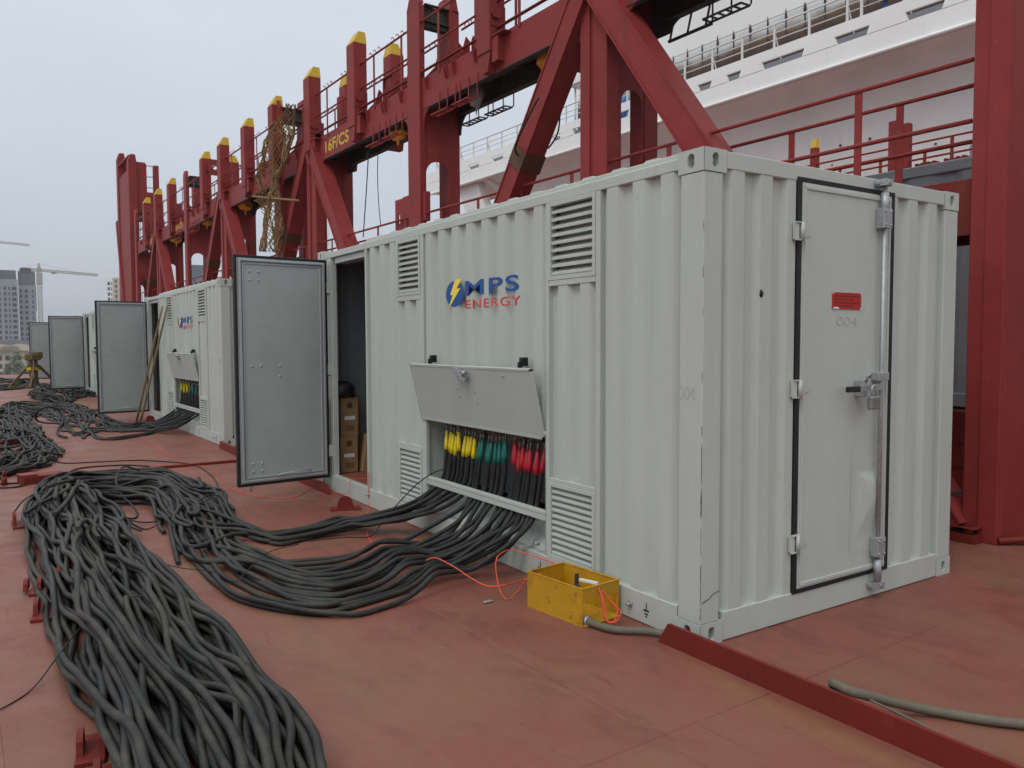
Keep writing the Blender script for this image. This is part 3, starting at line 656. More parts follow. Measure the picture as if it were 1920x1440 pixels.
# ------------------------------------------------------------------ heap-laying of cables
class Heap:
    def __init__(s, x0, x1, y0, y1, c=.012):
        s.x0, s.y0, s.c = x0, y0, c; s.H = np.zeros((int((x1-x0)/c)+1, int((y1-y0)/c)+1))
    def lay(s, P, r, zmin=None, slope=.16):
        """P (n,2) path; returns z of centre line resting on what is already laid"""
        n = len(P); I = np.clip(((P[:,0]-s.x0)/s.c).astype(int), 3, s.H.shape[0]-4); J = np.clip(((P[:,1]-s.y0)/s.c).astype(int), 3, s.H.shape[1]-4)
        k = max(1, int(r*.8/s.c)); base = np.zeros(n)
        for a in range(-k,k+1):
            for b_ in range(-k,k+1):
                if a*a+b_*b_ <= k*k+1: base = np.maximum(base, s.H[I+a,J+b_])
        z = base+r
        if zmin is not None: z = np.maximum(z, zmin)
        ds = np.r_[0, np.linalg.norm(np.diff(P,axis=0),axis=1)]
        for i in range(1,n): z[i] = max(z[i], z[i-1]-slope*ds[i])
        for i in range(n-2,-1,-1): z[i] = max(z[i], z[i+1]-slope*ds[i+1])
        ker = np.exp(-np.linspace(-1.6,1.6,21)**2); ker /= ker.sum()
        zz = np.convolve(np.pad(z,10,mode='edge'), ker, 'valid'); z = np.maximum(zz, r)
        r0 = r; r = r*.72; k2 = int(math.ceil(r/s.c))
        for a in range(-k2,k2+1):
            for b_ in range(-k2,k2+1):
                d2 = (a*a+b_*b_)*s.c*s.c
                if d2 < r*r:
                    t = z+math.sqrt(r*r-d2); np.maximum.at(s.H, (I+a,J+b_), t)
        if zmin is not None: pass
        return z
def smooth_noise(n, wl, amp, rs):
    sg = wl*.55; k = int(3*sg)+1; x = np.arange(-k,k+1); g_ = np.exp(-x*x/(2*sg*sg)); g_ /= math.sqrt((g_*g_).sum())
    return amp*np.convolve(rs.normal(0,1,n+2*k), g_, 'valid')[:n]
def lanes(st):
    """stations of pixel pairs (outer, inner) -> ground polylines resampled together"""
    A = np.array([G(*a)[:2] for a,_ in st]); B = np.array([G(*b_)[:2] for _,b_ in st])
    Q = spline(np.hstack([A,B]), .03); return Q[:,:2], Q[:,2:]
def resample(P, step=.03):
    d_ = np.r_[0,np.cumsum(np.linalg.norm(np.diff(P,axis=0),axis=1))]; n = max(4,int(d_[-1]/step)); t = np.linspace(0,d_[-1],n)
    return np.stack([np.interp(t,d_,P[:,k]) for k in range(P.shape[1])],1)
def lane_path(A, B, u0, rs, wander=.22, wig=.02, i0=0, i1=None, us=None):
    n = len(A); i1 = i1 or n
    w_ = np.clip((np.arange(n)/n-.10)/.16,0,1); w_ = w_*w_*(3-2*w_)
    u = (u0 if us is None else us+(u0-us)*w_)+smooth_noise(n, 75, wander, rs)*(1 if us is None else .12+.88*w_); u = np.where(u<0, -u*.5, u); u = np.where(u>1, 1-(u-1)*.5, u); u = np.clip(u,0,1)
    P = A*(1-u[:,None])+B*u[:,None]; P = P[i0:i1]
    T = np.gradient(P,axis=0); T /= np.linalg.norm(T,axis=1)[:,None]+1e-9; Nn = np.stack([-T[:,1],T[:,0]],1)
    P = P+Nn*(smooth_noise(len(P),9,wig*.35,rs)+smooth_noise(len(P),20,wig*1.3,rs))[:,None]
    return resample(P)
SL = {'y': ('sy','yellow'), 'g': ('sg','green'), 'r': ('sr','red')}
def power_cable(heap, P, r, air=None, mat_='cable', label='', group='', cat='cable', colour=None, name='power_cable', zcap=None):
    """P ground path; air = list of 3D points before it (descending from the bay)"""
    if air is not None:
        a = spline(list(air)+[(*P[4], air[-1][2]*.0+.05)], .03)[:-1]
        full = np.vstack([a[:,:2], P[4:]]); zmin = np.r_[a[:,2], np.zeros(len(P)-4)]
        z = heap.lay(full, r, zmin, slope=3.0 if False else .9)
        zz = z.copy(); na = len(a)
        pts = np.column_stack([full, zz])
        # keep the hanging part exactly on its own curve where it is higher
        pts[:na,2] = np.maximum(a[:,2], np.minimum(z[:na],.10)*(np.linspace(0,1,na)**4))
        pts[:, :] = pts
        w = np.clip((np.arange(len(pts))-na)/70.,0,1); pts[na:,2] = np.minimum(pts[na:,2], .10+.30*w[na:])
        for _ in range(3): pts[1:-1] = .25*pts[:-2]+.5*pts[1:-1]+.25*pts[2:]
    else:
        z = heap.lay(P, r); pts = np.column_stack([P,z])
    rad = np.full(len(pts), r)
    if colour:
        d_ = np.r_[0,np.cumsum(np.linalg.norm(np.diff(pts,axis=0),axis=1))]; rad = r*np.clip(.60+(d_-.12)/.10*.4,.60,1)
    o = MB().tube(pts, r, 8, rs=list(rad)).build(name, mat_); tag(o, label, cat, group)
    if colour:
        top = np.array(air[0]); q = np.array(air[1]); dv = (q-top)/np.linalg.norm(q-top)
        L_ = .150+random.uniform(-.012,.012)
        MB().tube([top-dv*.01, top+dv*L_*.33, top+dv*L_*.36, top+dv*L_*.7, top+dv*L_], 0, 10, rs=[r*.78,r*.86,r*.95,r*1.06,r*1.04]).build('phase_sleeve', SL[colour][0], o)
        MB().tube([top-dv*.085, top-dv*.03, top+dv*.01], 0, 8, rs=[r*.45,r*.52,r*.55]).bar(top-dv*.085, top-dv*.05+np.array([.06,0,0.02]), .03, .006).build('cable_lug', 'lugm', o)
    return o

st1 = [((842,1000),(985,1100)), ((760,1005),(900,1118)), ((690,1010),(810,1150)), ((600,1020),(700,1162)), ((510,1005),(560,1158)), ((445,970),(430,1140)),
       ((415,935),(345,1080)), ((370,912),(315,1005)), ((300,897),(285,955)), ((220,895),(225,950)), ((130,905),(185,955)), ((75,935),(180,965)), ((52,985),(225,1000)),
       ((62,1060),(265,1060)), ((88,1150),(345,1140)), ((112,1250),(430,1240)), ((150,1340),(525,1350)), ((190,1450),(585,1430)), ((240,1600),(620,1560)), ((330,1850),(640,1750))]
A1_, B1_ = lanes(st1)
H1 = Heap(-3.6,.6,-2.5,9.5); rs = np.random.RandomState(5)
jobs = []
# spare lengths at the bottom of the heap (not connected)
n1 = len(A1_)
for k in range(42):
    i0 = int(n1*rs.uniform(.18,.50)); P = lane_path(A1_,B1_,rs.uniform(.0,1.0),rs,.12,.018,i0)
    power_cable(H1,P,.0172,None,'cable','thick dusty black cable lying loose in the near heap on the red deck','loose cable runs in the near heap')
ys = []
for q,(a,b_,c,nn_) in enumerate(((2.45,2.90,'y',9),(1.98,2.38,'g',8),(1.52,1.92,'r',9))):
    for i in range(nn_): ys.append((b_-(b_-a)*i/(nn_-1), c))
ORD = ['first','second','third','fourth','fifth','sixth','seventh','eighth','ninth','tenth']
order = list(range(len(ys))); rs.shuffle(order)
for idx in order:
    y0, c = ys[idx]; f = idx/(len(ys)-1)
    us = .02+.16*idx/8 if c=='y' else .44+.54*(idx-9)/16
    u0 = rs.uniform(.02,.98)
    row = idx % 2
    P = lane_path(A1_,B1_,u0,rs,.10,.016,us=us)
    # fan out near the container so that each group keeps its own lane first
    sx = .075+.012*row+rs.uniform(-.008,.008); y0 = y0+rs.uniform(-.012,.012); top = c1(sx+rs.uniform(0,.02), y0+rs.uniform(-.018,.012), .865-.02*row+rs.uniform(-.025,.02)); lean = rs.uniform(-.01,.035)
    yc = 2.70 if c=='y' else y0; ym = yc+(y0-yc)*.55; k_ = .22 if c=='y' else .05
    e1 = c1(sx, y0+lean, .66); e2 = c1(sx-.015, y0+lean+.03, .47); e3 = c1(-.03+.03*row, ym*.4+y0*.6+(.10 if c=='y' else .03)+k_*.4+rs.uniform(-.03,.03), .315+.04*row+rs.uniform(-.03,.02))
    e4 = c1(-.21+.02*row+rs.uniform(-.05,.05), ym+(.19 if c=='y' else .03)+k_+rs.uniform(-.05,.05), .155+.05*row+rs.uniform(-.04,.04))
    if c=='y': k0 = int(len(P)*.02)+2
    else: k0 = 0
    G0 = P[0]; land = c1(-.43+rs.uniform(-.07,.05), ym+(.38 if c=='y' else .10)+k_*2.0+rs.uniform(-.06,.06), 0)[:2]
    # blend: path starts at 'land' and joins the lane
    d_l = np.linalg.norm(P[:90]-land,axis=1); j = int(np.argmin(d_l))+20+int(rs.uniform(0,10)); tgt = P[j+8]
    br_ = spline([land, .6*land+.4*tgt+(np.array([-.04,.02]) if c=='y' else np.array([-.09,-.03])), tgt],.03)
    Pn = resample(np.vstack([br_[:-1], P[j+8:]]))
    power_cable(H1, Pn, .0178, [top,e1,e2,e3,e4], 'cable',
        '%s %s-sleeved thick black cable from the left in the near open bay'%(ORD[idx % 9 if c=='y' else (idx-9 if c=='g' else idx-17)],SL[c][1]), 'cables with %s sleeves in the near bay'%SL[c][1], colour=c)
# tight folds lying across the heap
for k in range(8):
    i = int(n1*rs.choice([.20,.24,.27,.30,.33,.52,.55,.58,.62,.66])); a = A1_[i]*(1-.5)+B1_[i]*.5
    u = rs.uniform(.15,.85); p0 = A1_[i]*(1-u)+B1_[i]*u; T = (A1_[min(i+4,n1-1)]-A1_[i-4]); T /= np.linalg.norm(T); Nn = np.array([-T[1],T[0]])
    s1 = rs.uniform(.35,.8); sp = rs.uniform(.07,.12)*rs.choice([-1,1]); b_ = rs.uniform(-.12,.12)
    pts = [p0+T*s1*1.1+Nn*(sp*1.5+b_), p0+T*s1*.6+Nn*(sp+b_*.5), p0+T*.12+Nn*sp*.9, p0-T*.02+Nn*sp*.45, p0+T*.12+Nn*0, p0+T*s1*.6-Nn*.03, p0+T*s1*1.25-Nn*(.12+b_)]
    P = resample(spline(pts,.03)); power_cable(H1,P,.0185,None,'cable','short folded loop of thick cable on top of the near heap','folded cable loops on the near heap')

CNT = {}
def simple_bundle(st, n, heap, r, seed, label, group, exits=None, loose=0, wig=.03, lab2=None, grp2=None, wander=.2):
    A,B = lanes(st); rs = np.random.RandomState(seed)
    for k in range(loose):
        P = lane_path(A,B,rs.uniform(0,1),rs,wander+.1,wig*1.4,int(len(A)*rs.uniform(.15,.45))); power_cable(heap,P,r,None,'cable',lab2 or label,grp2 or group)
    for k in range(n):
        P = lane_path(A,B,(k+.5)/n,rs,wander,wig)
        if exits:
            ox, oy, cols, ya, yb = exits; y0 = yb-(yb-ya)*k/(n-1); c = cols[min(int(k/n*3),2)]; y0s = y0*1.075
            pt = lambda x,y,z: np.array([ox+x, oy+y, z])
            q1,q2,q3 = rs.uniform(-.05,.05,3)
            air = [pt(.10+.06*(k%2),y0s,.84+q1*.3), pt(.10,y0s,.62), pt(.07,y0s+.04,.45), pt(-.02+.04*(k%2),y0s+.18+q1,.31+.05*(k%2)), pt(-.2+q2,y0s*.85+.75+q3,.15+.06*(k%2)+q2*.5)]
            land = pt(-.38,y0s*.7+.3*2.6+.70+rs.uniform(-.1,.1),0)[:2]; j = int(np.argmin(np.linalg.norm(P[:120]-land,axis=1)))+26; tgt = P[j]
            br_ = spline([land,.55*land+.45*tgt,tgt],.03); P = resample(np.vstack([br_[:-1],P[j:]]))
            cnt = CNT.get((id(heap),c),0); CNT[(id(heap),c)] = cnt+1
            power_cable(heap,P,r,air,'cable',ORD[cnt]+' '+label%SL[c][1],group%SL[c][1],colour=c)
        else: power_cable(heap,P,r,None,'cable',label,group)
st2 = [((362,812),(395,822)), ((300,806),(345,824)), ((235,800),(270,826)), ((190,782),(215,826)), ((170,768),(150,822)), ((145,760),(112,800)), ((95,757),(90,780)), ((40,757),(55,785)), ((5,768),(62,800)), ((-25,795),(85,828)), ((-40,830),(105,852)), ((-60,870),(70,880)), ((-160,905),(-20,905))]
H2 = Heap(-6.5,1.2,6.5,22,.015)
simple_bundle(st2,16,H2,.018,21,'%s-sleeved black cable from the left in the second container bay','cables with %s sleeves in the second bay',
   exits=(.174,9.803,'ygr',1.45,3.02),loose=18,lab2='thick black cable lying in the middle heap left of the second container',grp2='loose cable runs in the middle heap',wig=.028)
st3 = [((205,738),(200,742)), ((180,733),(175,745)), ((155,727),(145,748)), ((125,722),(120,747)), ((100,722),(95,742)), ((75,730),(82,742)), ((60,742),(78,752)), ((80,752),(100,758)), ((140,752),(130,760))]
H3 = Heap(-4.5,2.5,14,40,.02)
simple_bundle(st3,16,H3,.022,31,'thick black cable coiled before the open door of the third container','cables in the far heap',wig=.05,wander=.3)
st4 = [((60,712),(90,728)), ((20,712),(40,730)), ((-30,714),(-40,734)), ((-120,720),(-140,738))]
H4 = Heap(-14,4,20,46,.03)
simple_bundle(st4,12,H4,.035,41,'dark hawser-like cable in the pile at the far left edge of the deck','dark cables piled at the far deck edge',wig=.08,wander=.35)

# thin wires and cords
def wire(name, pts, r, m, label, cat='cord', n=6, lift=None):
    """pts: ground pixels (px,py[,z])"""
    P = [G(p[0],p[1],(p[2] if len(p)>2 else r)) for p in pts]
    return tag(MB().tube(spline(P,.03),r,n).build(name,m),label,cat)
wire('thin_wire',[(-40,1345,.006),(0,1330,.006),(60,1292,.01),(105,1235,.08),(140,1190,.13),(185,1145,.16),(230,1122,.17),(280,1118,.17),(330,1128,.12),(365,1150,.05),(395,1165,.01),(404,1178,.01),(395,1190,.006),(378,1188,.006)],.0035,'wire','thin black wire crossing the near heap and running off the left edge','wire')
wire('thin_wire',[(560,1020,.10),(505,1035,.12),(465,1068,.14),(440,1090,.12),(400,1072,.12),(340,1065,.10),(280,1052,.15),(235,1050,.17),(213,1070,.17),(200,1098,.16),(205,1120,.15)],.0035,'wire','thin black wire looping over the middle of the near heap','wire')
wire('thin_wire',[(28,958,.03),(45,938,.15),(70,925,.2),(110,925,.2),(150,936,.2),(190,958,.15),(240,975,.05),(290,978,.02),(345,955,.1),(395,928,.12),(425,938,.05)],.007,'wire','black wire arching from the rim lug over the top of the near heap','wire')
wire('thin_wire',[(265,995,.01),(240,985,.01),(238,975,.01),(275,992,.01),(320,968,.05),(360,950,.1),(400,932,.12)],.006,'wire','black wire loop on bare deck inside the near heap','wire')
wire('thin_wire',[(262,882,.1),(235,875,.2),(222,885,.2),(218,905,.2),(230,930,.1),(250,950,.05),(258,965,.01),(250,972,.01),(232,970,.01)],.009,'wire','stiff black wire loop standing over the back of the near heap','wire')
wire('thin_wire',[(-30,908),(40,905),(100,898),(150,878),(230,872),(280,874)],.010,'wire','black lead lying behind the near heap by the red pad','wire')
wire('thin_wire',[(80,858),(120,868),(180,866),(260,863),(330,867),(365,872),(395,890),(410,915),(405,925)],.008,'wire','long black lead crossing the bare deck behind the near heap','wire')
wire('thin_wire',[(-30,915),(30,913),(60,905),(90,908),(110,905)],.010,'wire','black lead lying along the left edge behind the near heap','wire')
P = [c1(.10,2.95,.55),c1(.02,3.05,.50),c1(-.10,3.12,.40),c1(-.3,3.2,.18)]
q = G(693,1006,.012); q2 = G(640,1008,.05); q3 = G(580,1015,.06)
tag(MB().tube(spline(P+[.5*P[-1]+.5*q+np.array([0,0,-.01]),q,q2,q3],.03),.005,6).build('thin_wire','wire'),'thin black wire hanging out of the near bay down to the deck','wire')
O1 = [c1(.9,4.6,.19),c1(.3,4.75,.19),c1(.0,4.80,.20),c1(-.05,4.80,.06)]+[G(*p,.006) for p in ((590,915),(560,930),(525,934),(480,930),(430,915),(412,903),(398,880))]+[G(*p,.006) for p in ((330,862),(290,835),(258,815),(242,800))]
tag(MB().tube(spline(O1,.03),.0035,6).build('extension_cord','orange'),'orange cord lying across the deck under the open side door','cord')
O2 = [c1(-.012,4.32,.35),c1(-.012,4.32,.15),c1(-.02,4.31,.01)]+[G(*p) for p in ((686,985,.006),(690,1006,.006),(705,1028,.006),(735,1048,.006),(760,1062,.006))]+[G(*p) for p in ((790,1055,.10),(815,1046,.14),(850,1062,.14),(885,1085,.12),(915,1099,.10),(945,1097,.10),(985,1086,.06),(1000,1080,.15),(1013,1076,.22))]
tag(MB().tube(spline(O2,.03),.0042,6).build('extension_cord','orange'),'orange cord hanging by the doorway and crossing the cables to the yellow box','cord')
O3 = [c1(-.01,1.15,.15),c1(-.02,1.3,.16)]+[G(*p) for p in ((985,1038,.18),(955,1031,.2),(932,1045,.2),(930,1070,.12),(937,1105,.02),(950,1124,.006),(968,1112,.006),(990,1085,.12),(1005,1076,.22))]
tag(MB().tube(spline(O3,.03),.0042,6).build('extension_cord','orange'),'orange cord looping in the air left of the yellow box','cord')
# big loops on the middle heap
wire('power_cable',[(155,800,.02),(120,795,.05),(72,790,.1),(70,772,.3),(90,763,.4),(110,770,.3),(118,790,.1),(108,805,.03),(110,815,.03),(125,820,.03)],.02,'cable','thick cable loop standing up on the middle heap','cable',8)

# ------------------------------------------------------------------ deck fittings
def coaming(p, q, hgt, w, label, slope=True):
    p = np.array(p); q = np.array(q); d_ = (q-p)/np.linalg.norm(q-p); r_ = np.array([-d_[1],d_[0]]); mb = MB()
    a = p+d_*.07
    v = [(*(p-r_*w/2),0),(*(p+r_*w/2),0),(*(a+r_*w/2),hgt),(*(a-r_*w/2),hgt),(*(q-r_*w/2),0),(*(q+r_*w/2),0),(*(q+r_*w/2),hgt),(*(q-r_*w/2),hgt)]
    mb.add(v,[(0,1,2,3),(4,5,6,7),(0,1,5,4),(1,2,6,5),(2,3,7,6),(3,0,4,7)])
    o = mb.build('deck_coaming','reddark'); tag(o,label,'coaming','low red coaming bars'); return o
coaming((-.10,.195),(-.22,-5.5),.115,.022,'long red coaming bar in the foreground right from the near container corner')
coaming((.10,9.75),(-.02,7.0),.11,.03,'red coaming bar at the near corner of the second container')
coaming((.02,5.15),(.16,9.0),.10,.03,'red coaming bar below the open door of the near container')
def strip(x0,x1,y,hh,w,label):
    tag(MB().bbox(x0,x1,y-w/2,y+w/2,0,hh,.004).build('deck_strip','reddark'),label,'deck strip','low red strips across the deck')
strip(-1.35,.02,8.08,.035,.05,'low red strip across the deck behind the near heap')
strip(-.75,.16,18.4,.045,.06,'low red strip across the deck beyond the open door of the second container')
def lug(px, py, label, n=2, sc_=1, rz=0, h=.13):
    q = G(px,py); R_ = empty('lashing_lug',tuple(q),rz,label=label,cat='lashing lug',group='red lashing lugs welded to the deck')
    MB().bbox(-.16*sc_,.16*sc_,-.07*sc_,.07*sc_,0,.02,.003).build('base_plate','reddark',R_)
    for k in range(n):
        y = (k-(n-1)/2)*.10*sc_; poly = [(-.09*sc_,.018),(.09*sc_,.018)]+[(.075*sc_*math.cos(a),.07*sc_+(h-.07*sc_)*math.sin(a)) for a in np.linspace(0,PI,9)]
        MB().prism(poly,1,y-.012,y+.012).build('eye_plate','reddark',R_)
    return R_
lug(648,955,'red lashing lug on open deck below the near container doorway',2,.9,math.radians(-20),.12)
lug(282,790,'red lashing lug at the foot of the bamboo poles',2,.9,0,.12)
lug(40,985,'red lashing lug at the top left rim of the near heap',2,1,math.radians(90),.13)
lug(75,1108,'red lashing lug at the left rim halfway down the near heap',3,.75,math.radians(80),.09)
lug(88,1150,'red lashing lug just below the halfway lug on the left rim',2,1,math.radians(80),.10)
lug(140,1100,'red lashing lug showing through a gap in the near heap',3,.8,math.radians(60),.16)
lug(172,1410,'rusty red lashing lug left of the heap near the bottom edge',2,.75,math.radians(80),.10)
lug(205,1470,'red lashing lug at the very bottom left of the heap',2,.75,math.radians(80),.10)
def pad(px0,py0,px1,py1,hh,label):
    a = G(px0,py0); b_ = G(px1,py1); c = (a+b_)/2
    R_ = empty('socket_pad',(c[0],c[1],0),math.atan2(b_[1]-a[1],b_[0]-a[0]),label=label,cat='deck pad',group='raised red socket pads'); L_ = np.linalg.norm(b_-a)
    MB().bbox(-L_/2,L_/2,-.11,.11,0,hh,.006).build('pad_body','reddark',R_)
    MB().bbox(-L_/2-.01,-L_/2+.16,-.10,.10,hh,hh+.022,.006).build('pad_cap','red',R_)
pad(38,908,120,898,.09,'long red socket pad behind the near heap')
pad(-30,842,12,835,.09,'red socket pad at the left edge beside the middle heap')
pad(-30,800,10,795,.09,'red socket pad at the left edge behind the middle heap')
q = G(62,905); tag(MB().cyl((q[0]-.28,q[1],0),(q[0]-.28,q[1],.10),.03,10).cyl((q[0]-.28,q[1],.1),(q[0]-.28,q[1],.16),.018,8).build('deck_pin','reddark'),'small upright red pin left of the long socket pad','pin')

# yellow junction box
def ybox():
    A = G(989,1137); Bq = G(1092,1177); d_ = (Bq-A); L_ = np.linalg.norm(d_[:2]); rz = math.atan2(d_[1],d_[0])
    R_ = empty('junction_box',(A[0],A[1],0),rz,label='worn yellow open-topped steel box on the deck against the near container',cat='steel box')
    wd, hh, t = .30, .215, .006
    MB().box(0,L_,0,t,0,hh).build('side_plate','yelbox',R_); MB().box(0,L_,wd-t,wd,0,hh).build('side_plate','yelbox',R_)
    MB().box(-.0,t,t,wd-t,0,hh).build('end_plate','yelbox',R_)
    MB().box(L_-t,L_,t,wd-t,hh-.075,hh).build('end_strip','yelbox',R_)
    MB().box(t,L_+.02,t,wd-t,.004,.010).build('bottom_plate','yelbox',R_)
    f = MB(); f.box(-.003,L_+.003,-.003,.010,hh,hh+.004); f.box(-.003,L_+.003,wd-.010,wd+.003,hh,hh+.004); f.box(-.003,.010,.010,wd-.010,hh,hh+.004); f.box(L_-.012,L_+.003,.010,wd-.010,hh,hh+.004)
    f.build('rim','yelbox',R_)
    f = MB(); f.bar((L_*.55,.09,.17),(L_*.72,.10,.185),.05,.004); f.bar((L_*.62,.13,.16),(L_*.60,.14,.24),.03,.006); f.build('bracket','steel',R_)
    MB().bar((L_*.74,.10,hh+.012),(L_*.98,.13,hh+.010),.022,.012).build('cable_clip','paper',R_)
    return R_, rz, A, L_
YB, YRZ, YA, YL = ybox()
def yb(x,y,z): c,s = math.cos(YRZ),math.sin(YRZ); return np.array([YA[0]+c*x-s*y, YA[1]+s*x+c*y, z])
for k,(dx,dz,w) in enumerate(((.0,0,.04),(.015,-.02,.06))):
    p = [yb(YL*.95,.12,.225),yb(YL+.02,.12,.19),yb(YL+.05+dx,.12-.01,.12),yb(YL+.07+dx,.10,.05+dz*.3),yb(YL+.10+dx,.14,.03),yb(YL+.09+dx,.17+w*.5,.07),yb(YL+.05,.16+w*.3,.13),yb(YL+.015,.14,.19)]
    tag(MB().tube(spline(p,.01),.0042,6).build('extension_cord','orange'),('inner','outer')[k]+' orange cord loop hanging over the right end of the yellow box','cord')
hp = [yb(YL-.16,.04,.03),yb(YL-.02,.04,.028)]+[G(*p,.025) for p in ((1150,1180),(1210,1183),(1260,1192),(1300,1212))]
p2 = [G(1300,1222,.025), np.array([-.02,-.12,.03]), np.array([-.04,-.45,.05]), np.array([-.11,-.75,.10]), np.array([-.165,-.95,.137])]
p3 = [np.array([.02,-.12,.022]), np.array([-.0,-.5,.022]), np.array([-.05,-.95,.03]), G(1560,1282,.10), G(1600,1297,.13),G(1680,1318,.06),G(1760,1335,.025),G(1850,1350,.024),G(1920,1358,.024),G(2050,1375,.024)]
tag(MB().tube(spline(hp,.03),.021,10).build('rubber_hose','hose'),'grey brown hose running out of the yellow box','hose')
tag(MB().tube(spline(p3,.03),.021,10).build('rubber_hose','hose'),'grey brown hose lying beyond the foreground coaming bar at lower right','hose')
tag(MB().tube(spline([G(1585,1290,.11),G(1630,1312,.10),G(1690,1340,.10),G(1740,1365,.09),G(1780,1388,.05)],.03),.006,6).build('frayed_rope','hose'),'thin frayed rope lying over the foreground coaming bar','rope')
tag(MB().cyl(tuple(yb(YL-.03,.04,.028)),tuple(yb(YL+.01,.04,.028)),.026,12).build('hose_clamp','galv'),'steel clamp on the hose end in the yellow box','clamp')

# ------------------------------------------------------------------ lashing bridge (front plane X=F)
F, BK = 3.5, 4.30
PORT = [.30, 9.75, 17.05, 26.8, 36.4]; AFR = [5.0, 14.72, 22.0, 31.6]
BR = empty('lashing_bridge',(F,0,0),0,'tall red steel lashing bridge with A-frames and yellow-tipped posts behind the containers','lashing bridge')
class LB_(MB):
    def build(s, name, m, parent=None, label=None):
        s.v = [(x-F,y,z) for x,y,z in s.v]; return super().build(name, m, BR, label)
def arc(cx, cz, r, a0, a1, n=8): return [(cx+r*math.cos(a), cz+r*math.sin(a)) for a in np.linspace(a0,a1,n)]
ZT, ZB = 6.12, 5.60
nodes_ = sorted([(y,'P') for y in PORT]+[(y,'A') for y in AFR])
for (ya,ka),(yb_,kb) in zip(nodes_,nodes_[1:]):
    a = ya+.0; b_ = yb_; ea = .27 if ka=='P' else .60; eb = .27 if kb=='P' else .60
    for X0,X1,nm in ((F+.04,F+.065,'red'),(BK-.02,BK+.005,'steel')):  # back web coloured dark to deepen the shade under the walkway
        r = .28
        low_a = ZB-.33 if ka=='P' else ZB-.15; low_b = ZB-.33 if kb=='P' else ZB-.15
        poly = [(a,ZT),(b_,ZT),(b_,low_b),(b_-eb,low_b)]+[(b_-eb-r+r*math.cos(t), low_b+(ZB-low_b)*math.sin(t)) for t in np.linspace(.1,PI/2,7)]
        poly += [(a+ea+r-r*math.cos(t), low_a+(ZB-low_a)*math.sin(t)) for t in np.linspace(PI/2,.1,7)]+[(a+ea,low_a),(a,low_a)]
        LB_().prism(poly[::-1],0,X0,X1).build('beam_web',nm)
    m_ = LB_(); m_.box(F+.066,BK-.021,a,b_,ZT-.05,ZT-.03); m_.bbox(F+.03,F+.12,a+ea,b_-eb,ZB-.012,ZB+.006,.002); m_.bbox(BK-.10,BK+.02,a+ea,b_-eb,ZB-.012,ZB+.006,.002)
    m_.box(F+.066,BK-.021,a+.5,b_-.5,ZT-.22,ZT-.20)
    y = a+1
    while y < b_-.8: m_.box(F+.066,BK-.021,y,y+.012,ZB+.10,ZT-.05); y += 1.1
    m_.build('walkway','steel')
    # services below the walkway
    m_ = LB_(); m_.tube([(3.85,a+.3,ZB+.16),(3.85,b_-.3,ZB+.16)],.035,8); m_.tube([(4.0,a+.3,ZB+.20),(4.0,b_-.3,ZB+.20)],.022,8); m_.build('service_pipe','steel')
def web_frame(y, x0, x1, zlist, ztop, th=.02):
    """transverse plate in the XZ plane at y with rounded openings [(z0,z1)]"""
    m_ = LB_(); z = 0.0
    for (z0,z1) in zlist:
        if z0 > z: m_.box(x0,x1,y,y+th,z,z0)
        hw = (x1-x0)/2-.05; cx = (x0+x1)/2+.01; cz = (z0+z1)/2; hv = (z1-z0)/2-.03
        hole = []
        for k in range(40):
            t = 2*PI*(k+.5)/40; c, s_ = math.cos(t), math.sin(t); rr = hw
            hole.append((rr*c*1.0, (hv-rr)*(1 if s_>0 else -1)+rr*s_))
        m_.ring((cx,y,cz),(1,0,0),(0,0,1),(0,1,0),(x0-cx,-(z1-z0)/2,x1-cx,(z1-z0)/2),hole,th,both=True)
        z = z1
    m_.box(x0,x1,y,y+th,z,ztop); return m_.build('transverse_frame','red')
def guide_post(y, x=F, top=7.70, back=False, low=5.62, w=.36):
    m_ = LB_(); s_ = -1 if not back else 1; xa, xb = (x-.12, x+.16) if not back else (x-.10, x+.20)
    y0, y1 = y-w, y; zt = top-.22 if top > 7.5 else top-.14
    # tapered foot
    m_.bbox(xa,xb,y0,y1,low+.25,zt,.012)
    m_.prism([(y0+.01,low+.25),(y1-.01,low+.25),(y1-.13,low-.03),(y0+.08,low-.03)],0,xa+.02,F+.1 if not back else xb)
    o = m_.build('guide_post','red')
    if top > 7.5:
        t = MB(); a,b_,c,d_ = xa-F+.0,xb-F+.0,y0,y1; h2 = zt+.23
        if not back: tp = (a+.12,b_-.02)
        else: tp = (a+.02,b_-.12)
        t.add([(a,c,zt-.0),(b_,c,zt),(b_,d_,zt),(a,d_,zt),(tp[0],c+.02,h2),(tp[1],c+.02,h2),(tp[1],d_-.10,h2),(tp[0],d_-.10,h2)],[(0,1,2,3),(4,5,6,7),(0,1,5,4),(1,2,6,5),(2,3,7,6),(3,0,4,7)])
        t.build('yellow_tip','yel',o)
    if not back:
        k = MB(); k.prism([(y0-.34,ZT-.04),(y0+.02,ZT-.04),(y0+.02,ZT-.055),(y0-.34,ZT-.055)],0,xa-F+.02,.06)
        k.bbox(xa+.04-F,.05,y0-.16,y0,ZT-.42,ZT-.06,.004); k.cyl((xa-F+.10,y0-.02,ZT+.30),(xa-F+.10,y0-.06,ZT+.30),.085,14); k.bbox(xa-F+.0,xb-F+.0,y0-.012,y0,ZT+.12,ZT+.42,.003)
        k.build('hinge_bracket','red',o)
    return o
